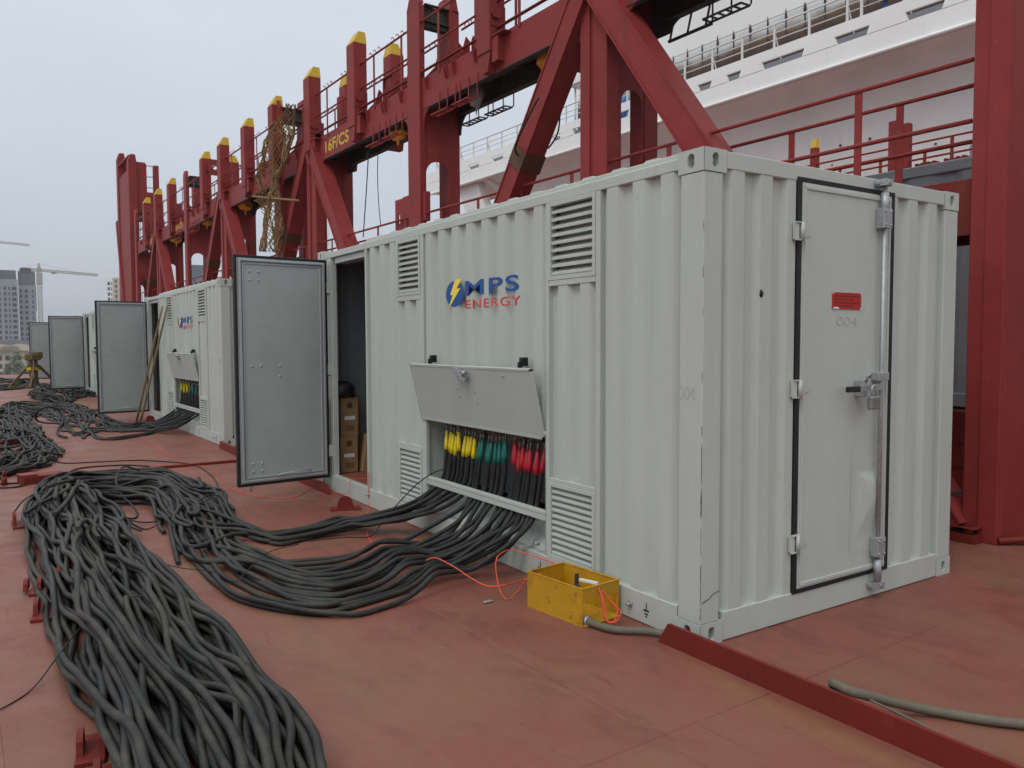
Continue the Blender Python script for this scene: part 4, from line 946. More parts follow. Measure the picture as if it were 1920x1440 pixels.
for y in PORT:
    w = .27 if y < 1 else .48
    top = 9.2 if y < 1 else 7.42
    m_ = LB_(); yn = y-.20 if y<1 else y-.25
    m_.bbox(F-.02,F+.05,yn,yn+w*.55,0,top,.006); m_.bbox(F+.0,F+.13,yn+w*.5,yn+w,0,top-.02,.006)
    m_.bbox(F+.05,F+.09,yn,yn+.06,0,top-.05,.004)
    m_.prism([(yn,top-.02),(yn+w,top-.04),(yn+w-.1,top+.16),(yn+.08,top+.16)],0,F-.0,F+.08)
    m_.build('portal_post','red')
    m_ = LB_(); b0_ = 0 if y > 1 else 2.95
    m_.bbox(BK-.20 if y>1 else F+.57,BK+.0 if y>1 else F+1.0,yn+.03,yn+w-.05,b0_,top-.0,.006); m_.prism([(BK-.20,top),(BK,top-.05),(BK-.06,top+.22),(BK-.17,top+.26)],1,yn+.03,yn+w-.05); m_.build('back_post','red')
    if y > 1: web_frame(yn+.02,F+.05,BK-.19,[(.35,2.45),(2.9,4.78)],ZB+.1)
    else:
        LB_().box(F+.09,F+.50,yn+.02,yn+.04,2.3,9).build('transverse_frame','red')
        web_frame(yn+.02,F+.50,F+1.5,[(.42,2.25)],2.3); LB_().box(F+.09,F+.50,yn+.02,yn+.04,0,2.3).build('transverse_frame','red')
        LB_().bbox(F+.56,F+1.1,yn+.02,yn+.3,2.9,9,.006).bbox(F+.50,F+1.5,yn-.02,yn+.3,2.45,2.9,.006).build('back_post','reddark')
        m_ = LB_()
        for z in (.62,.95,1.4,1.85): m_.tube([(F+.52,yn+.5,z),(F+1.5,yn+.5,z)],.018,6)
        m_.build('ladder_rungs','red')
    m_ = LB_(); m_.bbox(F+.12,BK-.19,yn+.08,yn+.22,top-.38,top-.30,.004).bbox(F+.12,BK-.19,yn+.02,yn+.28,top-.30,top-.285,.003).bbox(F+.12,BK-.19,yn+.02,yn+.28,top-.02,top,.003).bbox(F+.12,BK-.19,yn+.12,yn+.15,top-.30,top-.02,.003)
    m_.build('portal_beam','steel')
for y in AFR:
    m_ = LB_(); m_.bbox(F-.03,F+.04,y,y+.18,0,8.2 if y<9 else 6.5,.005); m_.bbox(F-.0,F+.22,y-.29,y-.02,0,8.2 if y<9 else 6.5,.008); m_.bbox(F+.0,F+.1,y-.02,y+.0,0,6.4,.002)
    m_.build('centre_post','red')
    m_ = LB_(); m_.bbox(BK-.16,BK+.10,y-.27,y-.02,0,8 if y<9 else 7.2,.006); m_.build('back_post','red')
    web_frame(y-.27,F+.2,BK-.14,[(2.9,4.80)],ZB+.1)
    for s_ in (-1,1):
        # box-section diagonal from the node down to the foot of the next portal
        t0 = Vector((F+.06,y+s_*.10,6.02)); t1 = Vector((F+.06,y+s_*4.55,.05))
        d_ = (t1-t0).normalized(); u = Vector((0,d_.z,-d_.y)); v = []
        for P_ in (t0,t1):
            for a_,b_ in ((-1,-1),(1,-1),(1,1),(-1,1)): v.append(P_+u*(a_*.15)+Vector((b_*.16,0,0)))
        m_ = LB_(); m_.add(v,[(0,3,2,1),(4,5,6,7),(0,1,5,4),(1,2,6,5),(2,3,7,6),(3,0,4,7)])
        # lip plates along the edges
        for a_ in (-1,1):
            q = [P_+u*(a_*.15+e0)+Vector((b_,0,0)) for P_ in (t0,t1) for e0,b_ in ((-.012,-.175),(.012,-.175),(.012,-.158),(-.012,-.158))]
            m_.add(q,[(0,3,2,1),(4,5,6,7),(0,1,5,4),(1,2,6,5),(2,3,7,6),(3,0,4,7)])
        m_.build('diagonal_brace','red')
        # rust brown primer band
        if s_ > 0:
            v = []
            for P_ in (t0+d_*(2.15),t0+d_*(2.42)):
                for a_,b_ in ((-1,-1),(1,-1),(1,1),(-1,1)): v.append(P_+u*(a_*.165)+Vector((b_*.178,0,0)))
            LB_().add(v,[(0,1,5,4),(1,2,6,5),(2,3,7,6),(3,0,4,7)]).build('primer_band','primer')
for y in (7.51,12.36,14.79,19.66,24.23,29.16,31.62,33.95): guide_post(y)
guide_post(2.72)
for y in (7.51,5.1): LB_().bbox(F-.1,F+.16,y-.34,y,7.5,8.6,.01).build('guide_post','red')
for y in (12.6,14.95,19.8,24.4,29.3): guide_post(y,4.40,7.72,True)
guide_post(17.3); guide_post(22.1)
LB_().bbox(4.38,4.62,6.15,6.55,5.6,8.4,.01).build('guide_post','red')
# upper guard rails with rod hooks
def guard(x, y0, y1, zf, name='guard_rail', hooks=True, post=True, m='red', hh=.95, mid=.48):
    m_ = LB_(); m_.tube([(x,y0,zf+hh),(x,y1,zf+hh)],.02,6); m_.tube([(x,y0,zf+mid),(x,y1,zf+mid)],.018,6)
    if hooks:
        m_.box(x-.03,x+.03,y0,y1,zf+.10,zf+.115)
    y = y0+.25
    while y < y1 and post:
        m_.box(x-.006,x+.006,y-.03,y+.03,zf-.05,zf+hh); y += 1.15
    if hooks:
        y = y0+.15; i = 0
        while y < y1-.1:
            if i % 5 < 3:
                m_.tube([(x,y,zf+hh),(x,y+.02,zf+hh+.05),(x,y+.07,zf+hh+.085),(x,y+.12,zf+hh+.07)],.008,5)
                m_.tube([(x,y+.03,zf+mid),(x,y+.04,zf+mid-.04),(x,y+.0,zf+mid-.085),(x,y-.06,zf+mid-.075)],.008,5)
            y += .19; i += 1
    return m_.build(name,m)
grid = [.43,2.36,2.72,4.7,5.2,7.15,7.51,9.5,10.0,12.0,12.36,14.4,14.79,16.85,17.3,19.3,19.66,21.75,22.1,23.87,24.23,26.55,27.05,28.8,29.16,31.26,31.62,33.6,33.95,36.15]
for a,b_ in zip(grid[1::2],grid[2::2]): pass
for i in range(0,len(grid)-1,2): guard(F+.03,grid[i],grid[i+1],ZT)
for a,b_ in ((2.7,4.9),(5.2,9.4),(10,14.3),(14.9,16.9),(17.3,21.8),(22.2,26.6)): guard(BK-.02,a,b_,ZT,post=True)
# comb racks for lashing rods
def rack(y0, n=5, x=F-.02, z=ZT+.03):
    m_ = LB_()
    for k in range(n):
        y = y0+k*.105; m_.prism([(x+.30,z-.02),(x+.36,z-.02),(x+.36,z+.34),(x+.33,z+.37),(x+.30,z+.30)],1,y,y+.02)
    for y in (y0-.10,y0+n*.105+.02): m_.prism([(x+.02,z-.26),(x+.18,z-.20),(x+.34,z+.0),(x+.34,z+.32),(x+.27,z+.38),(x+.20,z+.14),(x-.02,z-.10)],1,y,y+.022)
    m_.box(x+.16,x+.40,y0-.08,y0+n*.105,z-.02,z-.005)
    return m_.build('rod_rack','red')
for y in (7.85,8.75,10.35,11.1,15.7,18.2,25.2,25.9,27.4,28.2,34.6): rack(y)
# hanging step racks below the beam
def steps(x, y0, y1, m, z0=ZB-.0, drop=.26, legs=3, face=-1, dx=.16):
    m_ = LB_()
    for k in range(legs):
        y = y0+(y1-y0)*k/(legs-1); m_.tube([(x,y,z0+.14),(x,y,z0-drop+.04),(x+face*.02,y,z0-drop+.01),(x+face*.05,y,z0-drop)],.011,6)
    m_.bar((x+face*.03,y0,z0-drop),(x+face*.03,y1,z0-drop),.02); m_.bar((x+face*dx,y0,z0-drop),(x+face*dx,y1,z0-drop),.02)
    n = 5
    for k in range(n+1):
        y = y0+(y1-y0)*k/n; m_.bar((x+face*.03,y,z0-drop),(x+face*dx,y,z0-drop),.018)
    return m_.build('step_rack',m)
for y in (7.72,8.38,10.25,10.95,18.0,25.0,25.7,27.6): steps(F+.03,y,y+.52,'red')
for y in (7.85,8.60): steps(BK+.0,y,y+.60,'steel',ZB+.12,.36,3,-1,.17)
steps(BK+.0,3.18,3.74,'steel',ZB+.12,.36,3,-1,.17)
m_ = LB_()
for k in range(3):
    y = 3.74+k*.29; m_.tube([(BK+.0,y,ZB+.2),(BK-.02,y+.03,ZB-.05),(BK-.03,y+.08,ZB-.26)],.014,6)
m_.bar((BK-.03,3.72,ZB-.26),(BK-.03,4.42,ZB-.26),.03); m_.build('step_rack','steel')
# lower walkway and rails
for (ya,ka),(yb_,kb) in zip(nodes_,nodes_[1:]):
    LB_().bbox(F+.07,F+.10,ya+.1,yb_-.1,2.45,2.90,.004).bbox(BK-.03,BK,ya+.1,yb_-.1,2.45,2.90,.004).box(F+.101,BK-.031,ya+.1,yb_-.1,2.84,2.86).build('lower_beam','reddark')
    g0, g1 = ya+.2, yb_-.2
    if ya < 1:
        m_ = LB_()
        for z in (3.83,3.35): m_.tube([(F+.05,.4,z),(F+.05,g1,z)],.02,8)
        for y in (1.38,3.7): m_.box(F+.045,F+.055,y-.035,y+.035,2.86,3.83)
        m_.build('guard_rail','red')
        m_ = LB_()
        for z in (3.81,3.33): m_.tube([(BK-.14,.3,z),(BK-.14,g1,z)],.02,8)
        for y in (1.34,2.52,3.7): m_.box(BK-.145,BK-.135,y-.035,y+.035,2.86,3.81)
        m_.build('guard_rail','red')
    else:
        guard(F+.05,g0,g1,2.88,hooks=False); guard(BK-.14,g0,g1,2.86,hooks=False)
# bracket plate with slot beside the second portal
m_ = LB_(); m_.ring((F+.10,10.55,3.95),(0,1,0),(0,0,1),(1,0,0),(-.16,-.28,.16,.28),stadium(0,-.08,.035,.09),.02,both=True)
m_.bbox(F+.1,F+.3,10.00,10.40,3.6,4.25,.004); m_.build('slotted_bracket','red')
m_ = LB_(); m_.box(F+.02,F+.12,9.40,9.49,3.7,4.2); m_.build('slotted_bracket','red')
# writing on the beam
def bay_mark(y0,y1,z0,z1):
    o = text_on('bay_marking','16F/CS','yel',BR,(-F+F+.038,y1,z0),(0,-1,0),(0,0,1),y1-y0,z1-z0,.022,1.05,depth=.001)
bay_mark(12.66,13.92,5.72,5.97); bay_mark(27.5,28.7,5.72,5.96); bay_mark(32.2,33.4,5.72,5.96)
# end tower
for (y,top) in ((37.5,9.95),(40.4,10.55)):
    m_ = LB_(); m_.bbox(F-.05,F+.30,y-.1,y+.35,0,top,.01); m_.prism([(F-.05,top),(F+.3,top),(F+.25,top+.3),(F+.05,top+.3)],1,y-.1,y+.35); m_.build('tower_post','red')
    m_ = LB_(); m_.bbox(F+1.05,F+1.25,y-.1,y+.3,0,top-.1,.01); m_.build('tower_post','red')
    web_frame(y,F+.3,F+1.06,[(.5,4.6),(5.2,7.9)],8.6)
    m_ = LB_(); m_.box(F+.28,F+.70,y,y+.02,8.6,top); 
    for z in (8.8,9.3,9.8): m_.bar((F+.70,y,z),(F+1.06,y,z+.02),.03)
    m_.build('tower_plate','red')
m_ = LB_(); m_.box(F+.0,F+.02,37.7,40.4,2,9.6); m_.box(F,F+.3,37.7,40.4,10.2,10.26); m_.build('tower_plate','red')
m_ = LB_(); m_.bar((F+.06,41.0,7.6),(F+.06,38.6,.2),.3,.3); m_.build('diagonal_brace','red')
# lifting eye on the third portal
q = on(403,314,0,F+.25); m_ = LB_(); m_.ring((F+.25,q[1],q[2]),(1,0,0),(0,0,1),(0,1,0),(-.2,-.25,.2,.25),[(.07*math.cos(t),.07*math.sin(t)) for t in np.linspace(0,2*PI,16,endpoint=False)],.04,both=True); m_.build('lifting_eye','red')

# foundations at the near portal foot
q = (3.352,.457)
for k,(x,y,w) in enumerate(((3.22,.52,.17),(3.45,.30,.20))):
    tag(MB().ring((x,y,.12),(1,0,0),(0,1,0),(0,0,-1),(-w/2,-.10,w/2,.10),[(.04*math.cos(t),.04*math.sin(t)) for t in np.linspace(0,2*PI,16,endpoint=False)],.05).box(x-w/2,x+w/2,y-.10,y+.10,0,.069).build('stacking_socket','reddark'),('smaller','larger')[k]+' red stacking socket at the foot of the near bridge post','deck fitting','red stacking sockets')
tag(MB().tube(spline([(3.5,.1,.03),(3.75,-.08,.05),(4.05,-.2,.03),(4.2,-.25,.03)],.03),.03,8).build('red_pipe','reddark'),'short bent red pipe on the deck right of the near bridge post','pipe')
tag(MB().bar((3.1,.75,.33),(3.62,.42,.36),.03,.015).build('lashing_bar','steel'),'thin steel bar leaning across at the foot of the near bridge post','steel bar')

# ------------------------------------------------------------------ things hung on the bridge
def wrapped(px,py,X_,r,label,sc_=(1,1.2,.8)):
    p = on(px,py,0,X_); m_ = MB(); random.seed(int(px)); m_.sphere(tuple(p),r,sc_,14,10,.16); m_.sphere((p[0],p[1]-r*.8,p[2]-r*.5),r*.55,(1,1.3,.7),10,8,.25)
    m_.prism([(p[1]-.2*r,p[2]-r*.6),(p[1]+.2*r,p[2]-r*.5),(p[1]-.05*r,p[2]-r*1.5)],0,p[0]-.02,p[0]+.02)
    m_.cyl((p[0],p[1],p[2]+r*.6),(p[0],p[1],ZB+.45),.02,6)
    return tag(m_.build('wrapped_lamp','polybag'),label,'wrapped lamp','lamps wrapped in orange plastic below the bridge')
wrapped(1034,112,3.95,.19,'orange plastic-wrapped lamp nearest to us, half behind the big A-frame leg')
wrapped(746,252,3.8,.14,'orange plastic-wrapped lamp under the beam left of the tall portal',(1,2,.7))
wrapped(460,384,3.9,.20,'yellow-orange wrapped lamp left of the hanging rope net')
wrapped(388,416,3.9,.17,'wrapped orange lamp under the beam near the third portal',(1,2,.7))
wrapped(330,448,3.9,.20,'farthest wrapped lamp, under the beam near the end tower',(1,1.6,.7))
m_ = MB(); p = on(893,178,0,4.0); m_.sphere(tuple(p),.14,(.8,1,1.5),12,8,.2); m_.add([(p[0]-.06,p[1]-.08,p[2]-.1),(p[0]+.06,p[1]+.08,p[2]-.1),(p[0],p[1]+.02,p[2]-.36),(p[0]+.02,p[1]-.1,p[2]-.1)],[(0,1,2),(1,3,2),(0,2,3)])
tag(m_.build('wrapped_lamp',M['cont_in']),'grey plastic-wrapped lamp hanging under the beam above the step racks','wrapped lamp')
def hang(name,pts,r,m,label,cat):
    return tag(MB().tube(spline(pts,.08),r,6).build(name,m),label,cat)
hang('hanging_rope',[on(691,285,0,3.9),on(688,340,0,3.9),on(684,400,0,3.9),on(681,445,0,3.9)],.012,'wire','left one of two thin ropes hanging below the beam','rope')
MB_ = MB().bbox(-.04,.04,-.04,.04,-.07,.07,.01); q = on(691,290,0,3.9); o = MB_.build('pulley_block','steel',None); o.location = q; tag(o,'small block at the top of the hanging ropes','block')
hang('hanging_rope',[on(709,277,0,3.9),on(708,330,0,3.9),on(710,380,0,3.9),on(714,425,0,3.9)],.009,'wire','right one of two thin ropes hanging below the beam','rope')
hang('hanging_hose',[on(1010,182,0,3.3),on(988,225,0,3.25),on(970,262,0,3.25),on(966,282,0,3.28),on(972,292,0,3.4)],.014,'wire','thin hose looped on the left side of the big A-frame leg','hose')
hang('hanging_hose',[on(1050,215,0,3.75),on(1047,245,0,3.75),on(1038,265,0,3.75),on(1028,278,0,3.75)],.012,'wire','thin hose hanging on the right side of the big A-frame leg','hose')
hang('hanging_chain',[on(536,340,0,3.7),on(536,390,0,3.7),on(537,440,0,3.7)],.03,'steel','chain hanging inside the bridge right of the rope net','chain')
# rope net
rows_ = [(196,541,549),(235,500,547),(262,497,543),(300,493,541),(335,487,531),(368,483,528),(400,487,525),(435,490,523),(472,491,522)]
def netpt(u, v):
    i = min(int(v*(len(rows_)-1)), len(rows_)-2); t = v*(len(rows_)-1)-i; a,b_ = rows_[i],rows_[i+1]
    py = a[0]+(b_[0]-a[0])*t; xl = a[1]+(b_[1]-a[1])*t; xr = a[2]+(b_[2]-a[2])*t
    p = on(xl+(xr-xl)*u, py, 0, 3.2); p[0] += .10*math.sin(u*7+v*9)+.05*math.sin(u*23); p[1] += .05*math.sin(v*30+u*5); return p
nb = MB(); nu, nv = 20, 76
for k in range(-nv, nu+nv):
    for s_ in (1,-1):
        pts = []
        for j in range(nv+1):
            u = (k+s_*j*.34)/nu
            if 0 <= u <= 1 and not (j < 14 and .25+.015*j < u < .58 and (j+k) % 3): pts.append(netpt(u, j/nv))
            elif len(pts) > 2: nb.tube(pts,.0095,4); pts = []
            else: pts = []
        if len(pts) > 2: nb.tube(pts,.0095,4)
for s_ in range(7):
    u = random.random(); pts = [netpt(min(1,max(0,u+.05*math.sin(j*.5+s_))), j/nv)+np.array([-.03,0,0]) for j in range(int(random.uniform(4,16)),nv+1)]; nb.tube(pts,.018,5)
nb.tube([on(474,368,0,3.15),on(500,371,0,3.1),on(560,376,0,3.1)],.025,6)
tag(nb.build('rope_net','net'),'tattered brown rope net hanging down over the bridge posts','net')

# bamboo poles at the second container
for k,(a,b_) in enumerate((((303,581),(256,790)),((312,580),(262,797)))):
    p = on(a[0],a[1],0,.10-.02*k); q_ = G(b_[0],b_[1],.02); tag(MB().tube([q_+(p-q_)*t for t in np.linspace(0,1.03,9)],.02,8,rs=[.025,.023,.024,.021,.022,.020,.021,.018,.017]).build('bamboo_pole','bamboo'),('thinner back','front')[k]+' bamboo pole leaning on the second container','pole','bamboo poles leaning on the second container')

# rusty trestle
def trestle():
    a = G(40,728); b_ = G(88,724); c = (a+b_)/2; s_ = np.linalg.norm(b_-a)/1.4
    R_ = empty('trestle',(c[0],c[1],0),math.atan2(b_[1]-a[1],b_[0]-a[0]),'rusty yellow-brown trestle stand with splayed legs at the far deck end','trestle')
    h = on(66,662,1,c[1])[2]
    MB().bbox(-.26,.22,-.16,.16,h-.26,h-.04,.02).bbox(.05,.34,-.14,.14,h-.20,h+.04,.02).build('top_block','trestle',R_)
    for x in (-.14,.12): MB().bbox(x-.05,x+.05,-.05,.05,0,h-.26,.01).build('column','trestle',R_)
    for s1 in (-1,1):
        for s2 in (-1,1): MB().bar((s1*.12,s2*.1,h-.45),(s1*.78,s2*.40,.03),.08,.07).build('leg','trestle',R_)
        MB().bar((s1*.75,-.42,.04),(s1*.75,.42,.04),.07).build('foot_rail','trestle',R_)
    MB().bar((-.75,-.3,.07),(.75,-.3,.07),.06).build('foot_rail','trestle',R_)
    MB().bbox(-.28,.28,-.09,.09,h*.50,h*.58,.01).build('yellow_clamp','yel',R_)
trestle()

# ------------------------------------------------------------------ behind the bridge
GC = empty('grey_container',(5.5,0,.9),0,'dull grey corrugated container behind the near bridge post','container')
mb = MB(); br_, dp_ = corr_profile(-3,9,.3,.56,.22,.10); v=[]; f=[]
for t in br_: v += [(dp_(t)+.02,t,.15),(dp_(t)+.02,t,2.48)]
for i in range(len(br_)-1): f.append((2*i,2*i+2,2*i+3,2*i+1))
mb.add(v,f); mb.build('side_wall','greyc',GC)
MB().bbox(0,2.4,-3,9,2.48,2.60,.01).bbox(0,2.4,-3,9,0,.15,.01).build('frame','greyc',GC)
MB().box(.1,2.35,-2.95,8.95,.15,2.48).build('inner_box','greyc',GC)
tag(MB().bbox(5.3,8.2,-4,24,0,.88,.01).box(5.28,5.3,-4,24,.55,.6).box(5.28,5.3,-4,24,.3,.33).build('hatch_plinth','reddark'),'dark red plinth under the grey container','plinth')
B2 = empty('second_lashing_bridge',(12,0,0),0,'another red lashing bridge seen beyond the grey container roof','lashing bridge')
mb = MB().box(-.02,.02,-8,30,3.2,4.75).box(.8,.84,-8,30,3.2,4.75).box(.0,.8,-8,30,4.7,4.74); mb.build('beam_web','red',B2)
for y,z in ((5.93,5.88),(5.66,5.78),(7.68,5.86),(12.2,5.9),(14.6,5.9),(2.0,5.9),(17,5.9)):
    o = MB().bbox(-.05,.10,y-.07,y+.07,0,z-.15 if y>7 else z,.01).build('guide_post','red',B2)
    if y > 7: MB().add([(-.05,y-.07,z-.15),(.10,y-.07,z-.15),(.10,y+.07,z-.15),(-.05,y+.07,z-.15),(-.0,y-.05,z+.04),(.08,y-.05,z+.04),(.08,y+.05,z+.04),(0,y+.05,z+.04)],[(0,1,2,3),(4,5,6,7),(0,1,5,4),(1,2,6,5),(2,3,7,6),(3,0,4,7)]).build('yellow_tip','yel',o)
for x in (0,.8):
    mb = MB()
    for z in (5.36,5.05): mb.tube([(x,-8,z),(x,30,z)],.02,6)
    y=-7.3
    while y<30: mb.box(x-.01,x+.01,y-.03,y+.03,4.7,5.36); y+=.93
    mb.build('guard_rail','red',B2)
mb = MB()
for k in range(16): mb.box(.2,.4,4.55+k*.11,4.6+k*.11,4.74,5.02-.05*(k%5==0))
mb.build('rod_rack','red',B2)
MB().box(.3,.6,4.3,4.62,4.74,5.2).build('equipment_box','greyc',B2)

# ------------------------------------------------------------------ white deckhouse
DH = empty('deckhouse',(20,0,0),0,'large white ship deckhouse with bulwark openings and railings behind the red bridge','deckhouse')
XH = 0.0
YE, YN = 39.3, -14
mb = MB()
mb.prism([(YN,10.305),(YE-.3,10.305),(YE,10.5),(YE,10.955),(YN,10.955)],0,0,.25)
mb.tube([(-.03,YN,10.30),(-.03,YE-.3,10.30)],.06,8)
mb.build('fascia','white',DH)
ports = [(7.95,6.78),(10.25,9.08),(12.55,11.36),(15.35,13.64),(16.89,16.22),(18.26,17.56),(19.62,19.05),(21.0,20.3),(23.17,21.98),(25.7,25.05),(27.2,26.54),(29.9,28.9),(32.37,31.25),(34.67,33.54),(37.4,36.4),(5.6,4.4),(3.3,2.2)]
ports.sort()
mb = MB(); zb, zt, zu = 10.965, 11.225, 11.573; prev = YN; 
mb.prism([(YN,zt),(YE,zt),(YE,zu-.1),(YE-.25,zu),(YN,zu)],0,-.01,.08)
pt = (YN, YN)
for far, near in ports:
    mb.prism([(pt[0],zb),(near+.10,zb),(near,zt-.001),(pt[1],zt-.001)],0,-.01,.08); pt = (far-.08, far)
mb.prism([(pt[0],zb),(YE,zb),(YE,zt-.001),(pt[1],zt-.001)],0,-.01,.08)
mb.build('bulwark','white',DH)
mb = MB()
for far, near in ports: mb.box(.082,.40,near-.1,near-.07,zb-.2,zu-.1)
mb.build('bulwark_stay','white',DH)
MB().box(.80,.84,YN,YE-1,10.41,11.45).build('port_backing','greyc',DH)  # added backing plate; its grey stands in for dimness behind the openings
MB().box(.25,4.0,YN,YE-.4,10.32,10.40).build('upper_deck','soffit',DH)
# concave underside running down into the wall
mb = MB(); prof = [(.10,10.30)]+[(.10+1.5*math.sin(t), 10.28-1.7*(1-math.cos(t))) for t in np.linspace(.0,PI/2,14)]+[(1.6,2.0)]
v=[];f=[]
for x,z in prof: v += [(x,YN,z),(x,33.1+(.10-x)*.25,z)]
for i in range(len(prof)-1): f.append((2*i,2*i+1,2*i+3,2*i+2))
mb.add(v,f,True); mb.add([(4,33.0,10.3),(4,32.7,2),(1.6,32.72,2),(1.6,32.72,8.5),(.1,33.1,10.3)],[(0,1,2,3,4)]); mb.build('flared_side','soffit',DH)
mb = MB(); mb.add([(.4,36.6,10.3),(.4,34.4,10.3),(.4,32.9,7.2),(.4,34.6,7.2),(.9,36.6,10.3),(.9,34.4,10.3),(.9,32.9,7.2),(.9,34.6,7.2)],[(0,1,2,3),(4,5,6,7),(0,1,5,4),(1,2,6,5),(2,3,7,6),(3,0,4,7)]); mb.build('wing_strut','soffit',DH)
# set-back wall with scorched stain
def stain_wall():
    Mm = mat('scorched_white_wall', (.80,.80,.79), .45, .02, .5); t = Mm.node_tree; n = t.nodes; l = t.links; b_ = n['Principled BSDF']; src = b_.inputs['Base Color'].links[0].from_socket
    tc = n.new('ShaderNodeTexCoord'); sp = n.new('ShaderNodeSeparateXYZ'); l.new(tc.outputs['Object'], sp.inputs[0])
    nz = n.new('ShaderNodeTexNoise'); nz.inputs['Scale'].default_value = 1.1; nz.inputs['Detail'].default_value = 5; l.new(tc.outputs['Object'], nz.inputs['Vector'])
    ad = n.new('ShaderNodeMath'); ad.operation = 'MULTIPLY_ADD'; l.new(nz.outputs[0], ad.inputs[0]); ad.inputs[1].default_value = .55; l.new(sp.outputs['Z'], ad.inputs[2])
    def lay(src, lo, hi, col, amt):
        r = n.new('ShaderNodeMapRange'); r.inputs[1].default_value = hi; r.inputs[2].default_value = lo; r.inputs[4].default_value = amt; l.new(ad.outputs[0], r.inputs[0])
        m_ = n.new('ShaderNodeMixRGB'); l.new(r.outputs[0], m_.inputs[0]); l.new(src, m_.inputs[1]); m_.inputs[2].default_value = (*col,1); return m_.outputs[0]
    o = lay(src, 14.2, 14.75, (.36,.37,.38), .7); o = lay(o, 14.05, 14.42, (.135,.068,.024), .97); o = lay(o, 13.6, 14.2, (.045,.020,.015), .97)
    l.new(o, b_.inputs['Base Color']); return Mm
Mw = stain_wall()
MB().box(4.0,4.4,YN,30.2,10.4,27).build('upper_wall',Mw,DH)
y = 1.0; random.seed(9)
while y < 29:
    mb = MB()
    w = .06+random.uniform(-.015,.02); zt_ = 14.66+random.uniform(-.07,.07); mb.add([(3.99,y-w*.6,14.1),(3.985,y+w*.6,14.1),(3.985,y+w,14.35),(3.985,y+w*.7,14.55),(3.985,y+.01,zt_),(3.985,y-w*.6,14.5),(3.985,y-w,14.3)],[(0,1,2,3,4,5,6)])
    mb.add([(3.99,y-.035,12.6),(3.99,y+.035,12.6),(3.99,y+.035,14.1),(3.99,y-.035,14.1)],[(0,1,2,3)]); y += .86
    mb.build('scorch_mark','steel',DH)
mb = MB()
for z in (16.28,): mb.tube([(3.97,YN,z),(3.97,30,z)],.02,5)
for z in (14.45,): mb.tube([(3.9,YN,z),(3.9,30,z)],.015,5)
mb.build('wall_seam','greyc',DH)
def ship_rail(y0,y1,name):
    mb = MB()
    for z,r in ((12.37,.035),(12.08,.02),(11.85,.02)): mb.tube([(.05,y0,z),(.05,y1,z)],r,6)
    y = y0+.15; k = 0
    while y < y1:
        mb.box(.03,.07,y-.04,y+.04,zu,12.37)
        if k%2==0: mb.bar((.06,y,12.1),(.35,y-.05,zu-.3),.04)
        y += 1.36; k += 1
    mb.build(name,'railw',DH)
for a,b_ in ((YN,2),(2,12),(12,22),(22,30),(30,38.4)): ship_rail(a,b_,'railing')
# upper platform and a little wing
MB().bbox(.2,3.9,24.3,26.2,13.30,13.42,.02).bbox(.1,.2,24.2,26.3,13.25,13.95,.02).build('upper_platform','white',DH)
MB().box(.2,4,24.3,26.1,13.2,13.29).build('platform_soffit','soffit',DH)
mb = MB()
for y in (25.0,25.4,26.0): mb.tube([(.4,y,10.4),(.4,y,13.2)],.05,8)
mb.build('platform_leg','railw',DH)

# person behind the ship's rail, seen only to the thighs
def person():
    p = on(1659,12,0,20.75); Y_ = p[1]; z0 = 10.40
    def fig(name, V_, E_, R__, m):
        me = bpy.data.meshes.new(name); me.from_pydata([(20.75+x,Y_+y,z0+z) for x,y,z in V_],E_,[]); o = bpy.data.objects.new(name,me); COL.objects.link(o)
        md = o.modifiers.new('s','SKIN'); sv = me.skin_vertices[0].data
        for k,r in enumerate(R__): sv[k].radius = (r,r); sv[k].use_root = (k==0)
        sb = o.modifiers.new('b','SUBSURF'); sb.levels = 2; sb.render_levels = 2; me.materials.append(M[m]); return o
    V_ = [(0,0,.98),(0,0,1.15),(0,0,1.38),(0,0,1.50),(0,0,1.62),(0,0,1.74),(0,-.11,.92),(.02,-.14,.50),(0,-.15,.08),(-.12,-.15,.04),(0,.11,.92),(.06,.17,.50),(.10,.20,.08),(-.02,.2,.04),
          (0,-.20,1.42),(-.05,-.27,1.15),(-.28,-.24,1.10),(0,.20,1.42),(-.05,.27,1.15),(-.28,.22,1.10)]
    E_ = [(0,1),(1,2),(2,3),(3,4),(4,5),(0,6),(6,7),(7,8),(8,9),(0,10),(10,11),(11,12),(12,13),(2,14),(14,15),(15,16),(2,17),(17,18),(18,19)]
    R__ = [.15,.14,.16,.06,.10,.08,.10,.075,.05,.045,.10,.075,.05,.045,.07,.05,.035,.07,.05,.035]
    o = fig('person',V_,E_,R__,'jeans'); tag(o,'person in blue workwear standing behind the white ship railing, cut off at the top','person')
    h_ = MB().sphere((20.75,Y_,z0+1.72),.115,(1,.9,1.05)); h_.build('hair','hair',o)
person()
for k,(px,py) in enumerate(((1155,192),(1170,186))):
    p = on(px,py,0,20.9); mb = MB(); mb.tube([(20.9,p[1],z) for z in (10.42,10.5,11.9,12.1,12.2)],0,16,rs=[.26,.28,.28,.26,.12]); tag(mb.build('blue_drum','drum'),('left','right')[k]+' blue drum behind the white railing seen through the A-frame','drum','blue drums on the white deckhouse')
# little mast in the gap below the wing
mb = MB(); p = on(909,350,0,26); mb.tube([(26,p[1],4),(26,p[1],10.5)],.07,6)
for dz,w in ((10.3,.5),(9.5,.8),(9.15,1.0),(8.9,.8),(8.0,.7)): mb.bar((26,p[1]-w*.4,dz),(26,p[1]+w*.6,dz),.09)
mb.bbox(25.8,26.2,p[1]-.1,p[1]+.5,9.1,9.45,.02)
tag(mb.build('signal_mast','steel'),'thin dark signal mast seen below the deckhouse wing','mast')

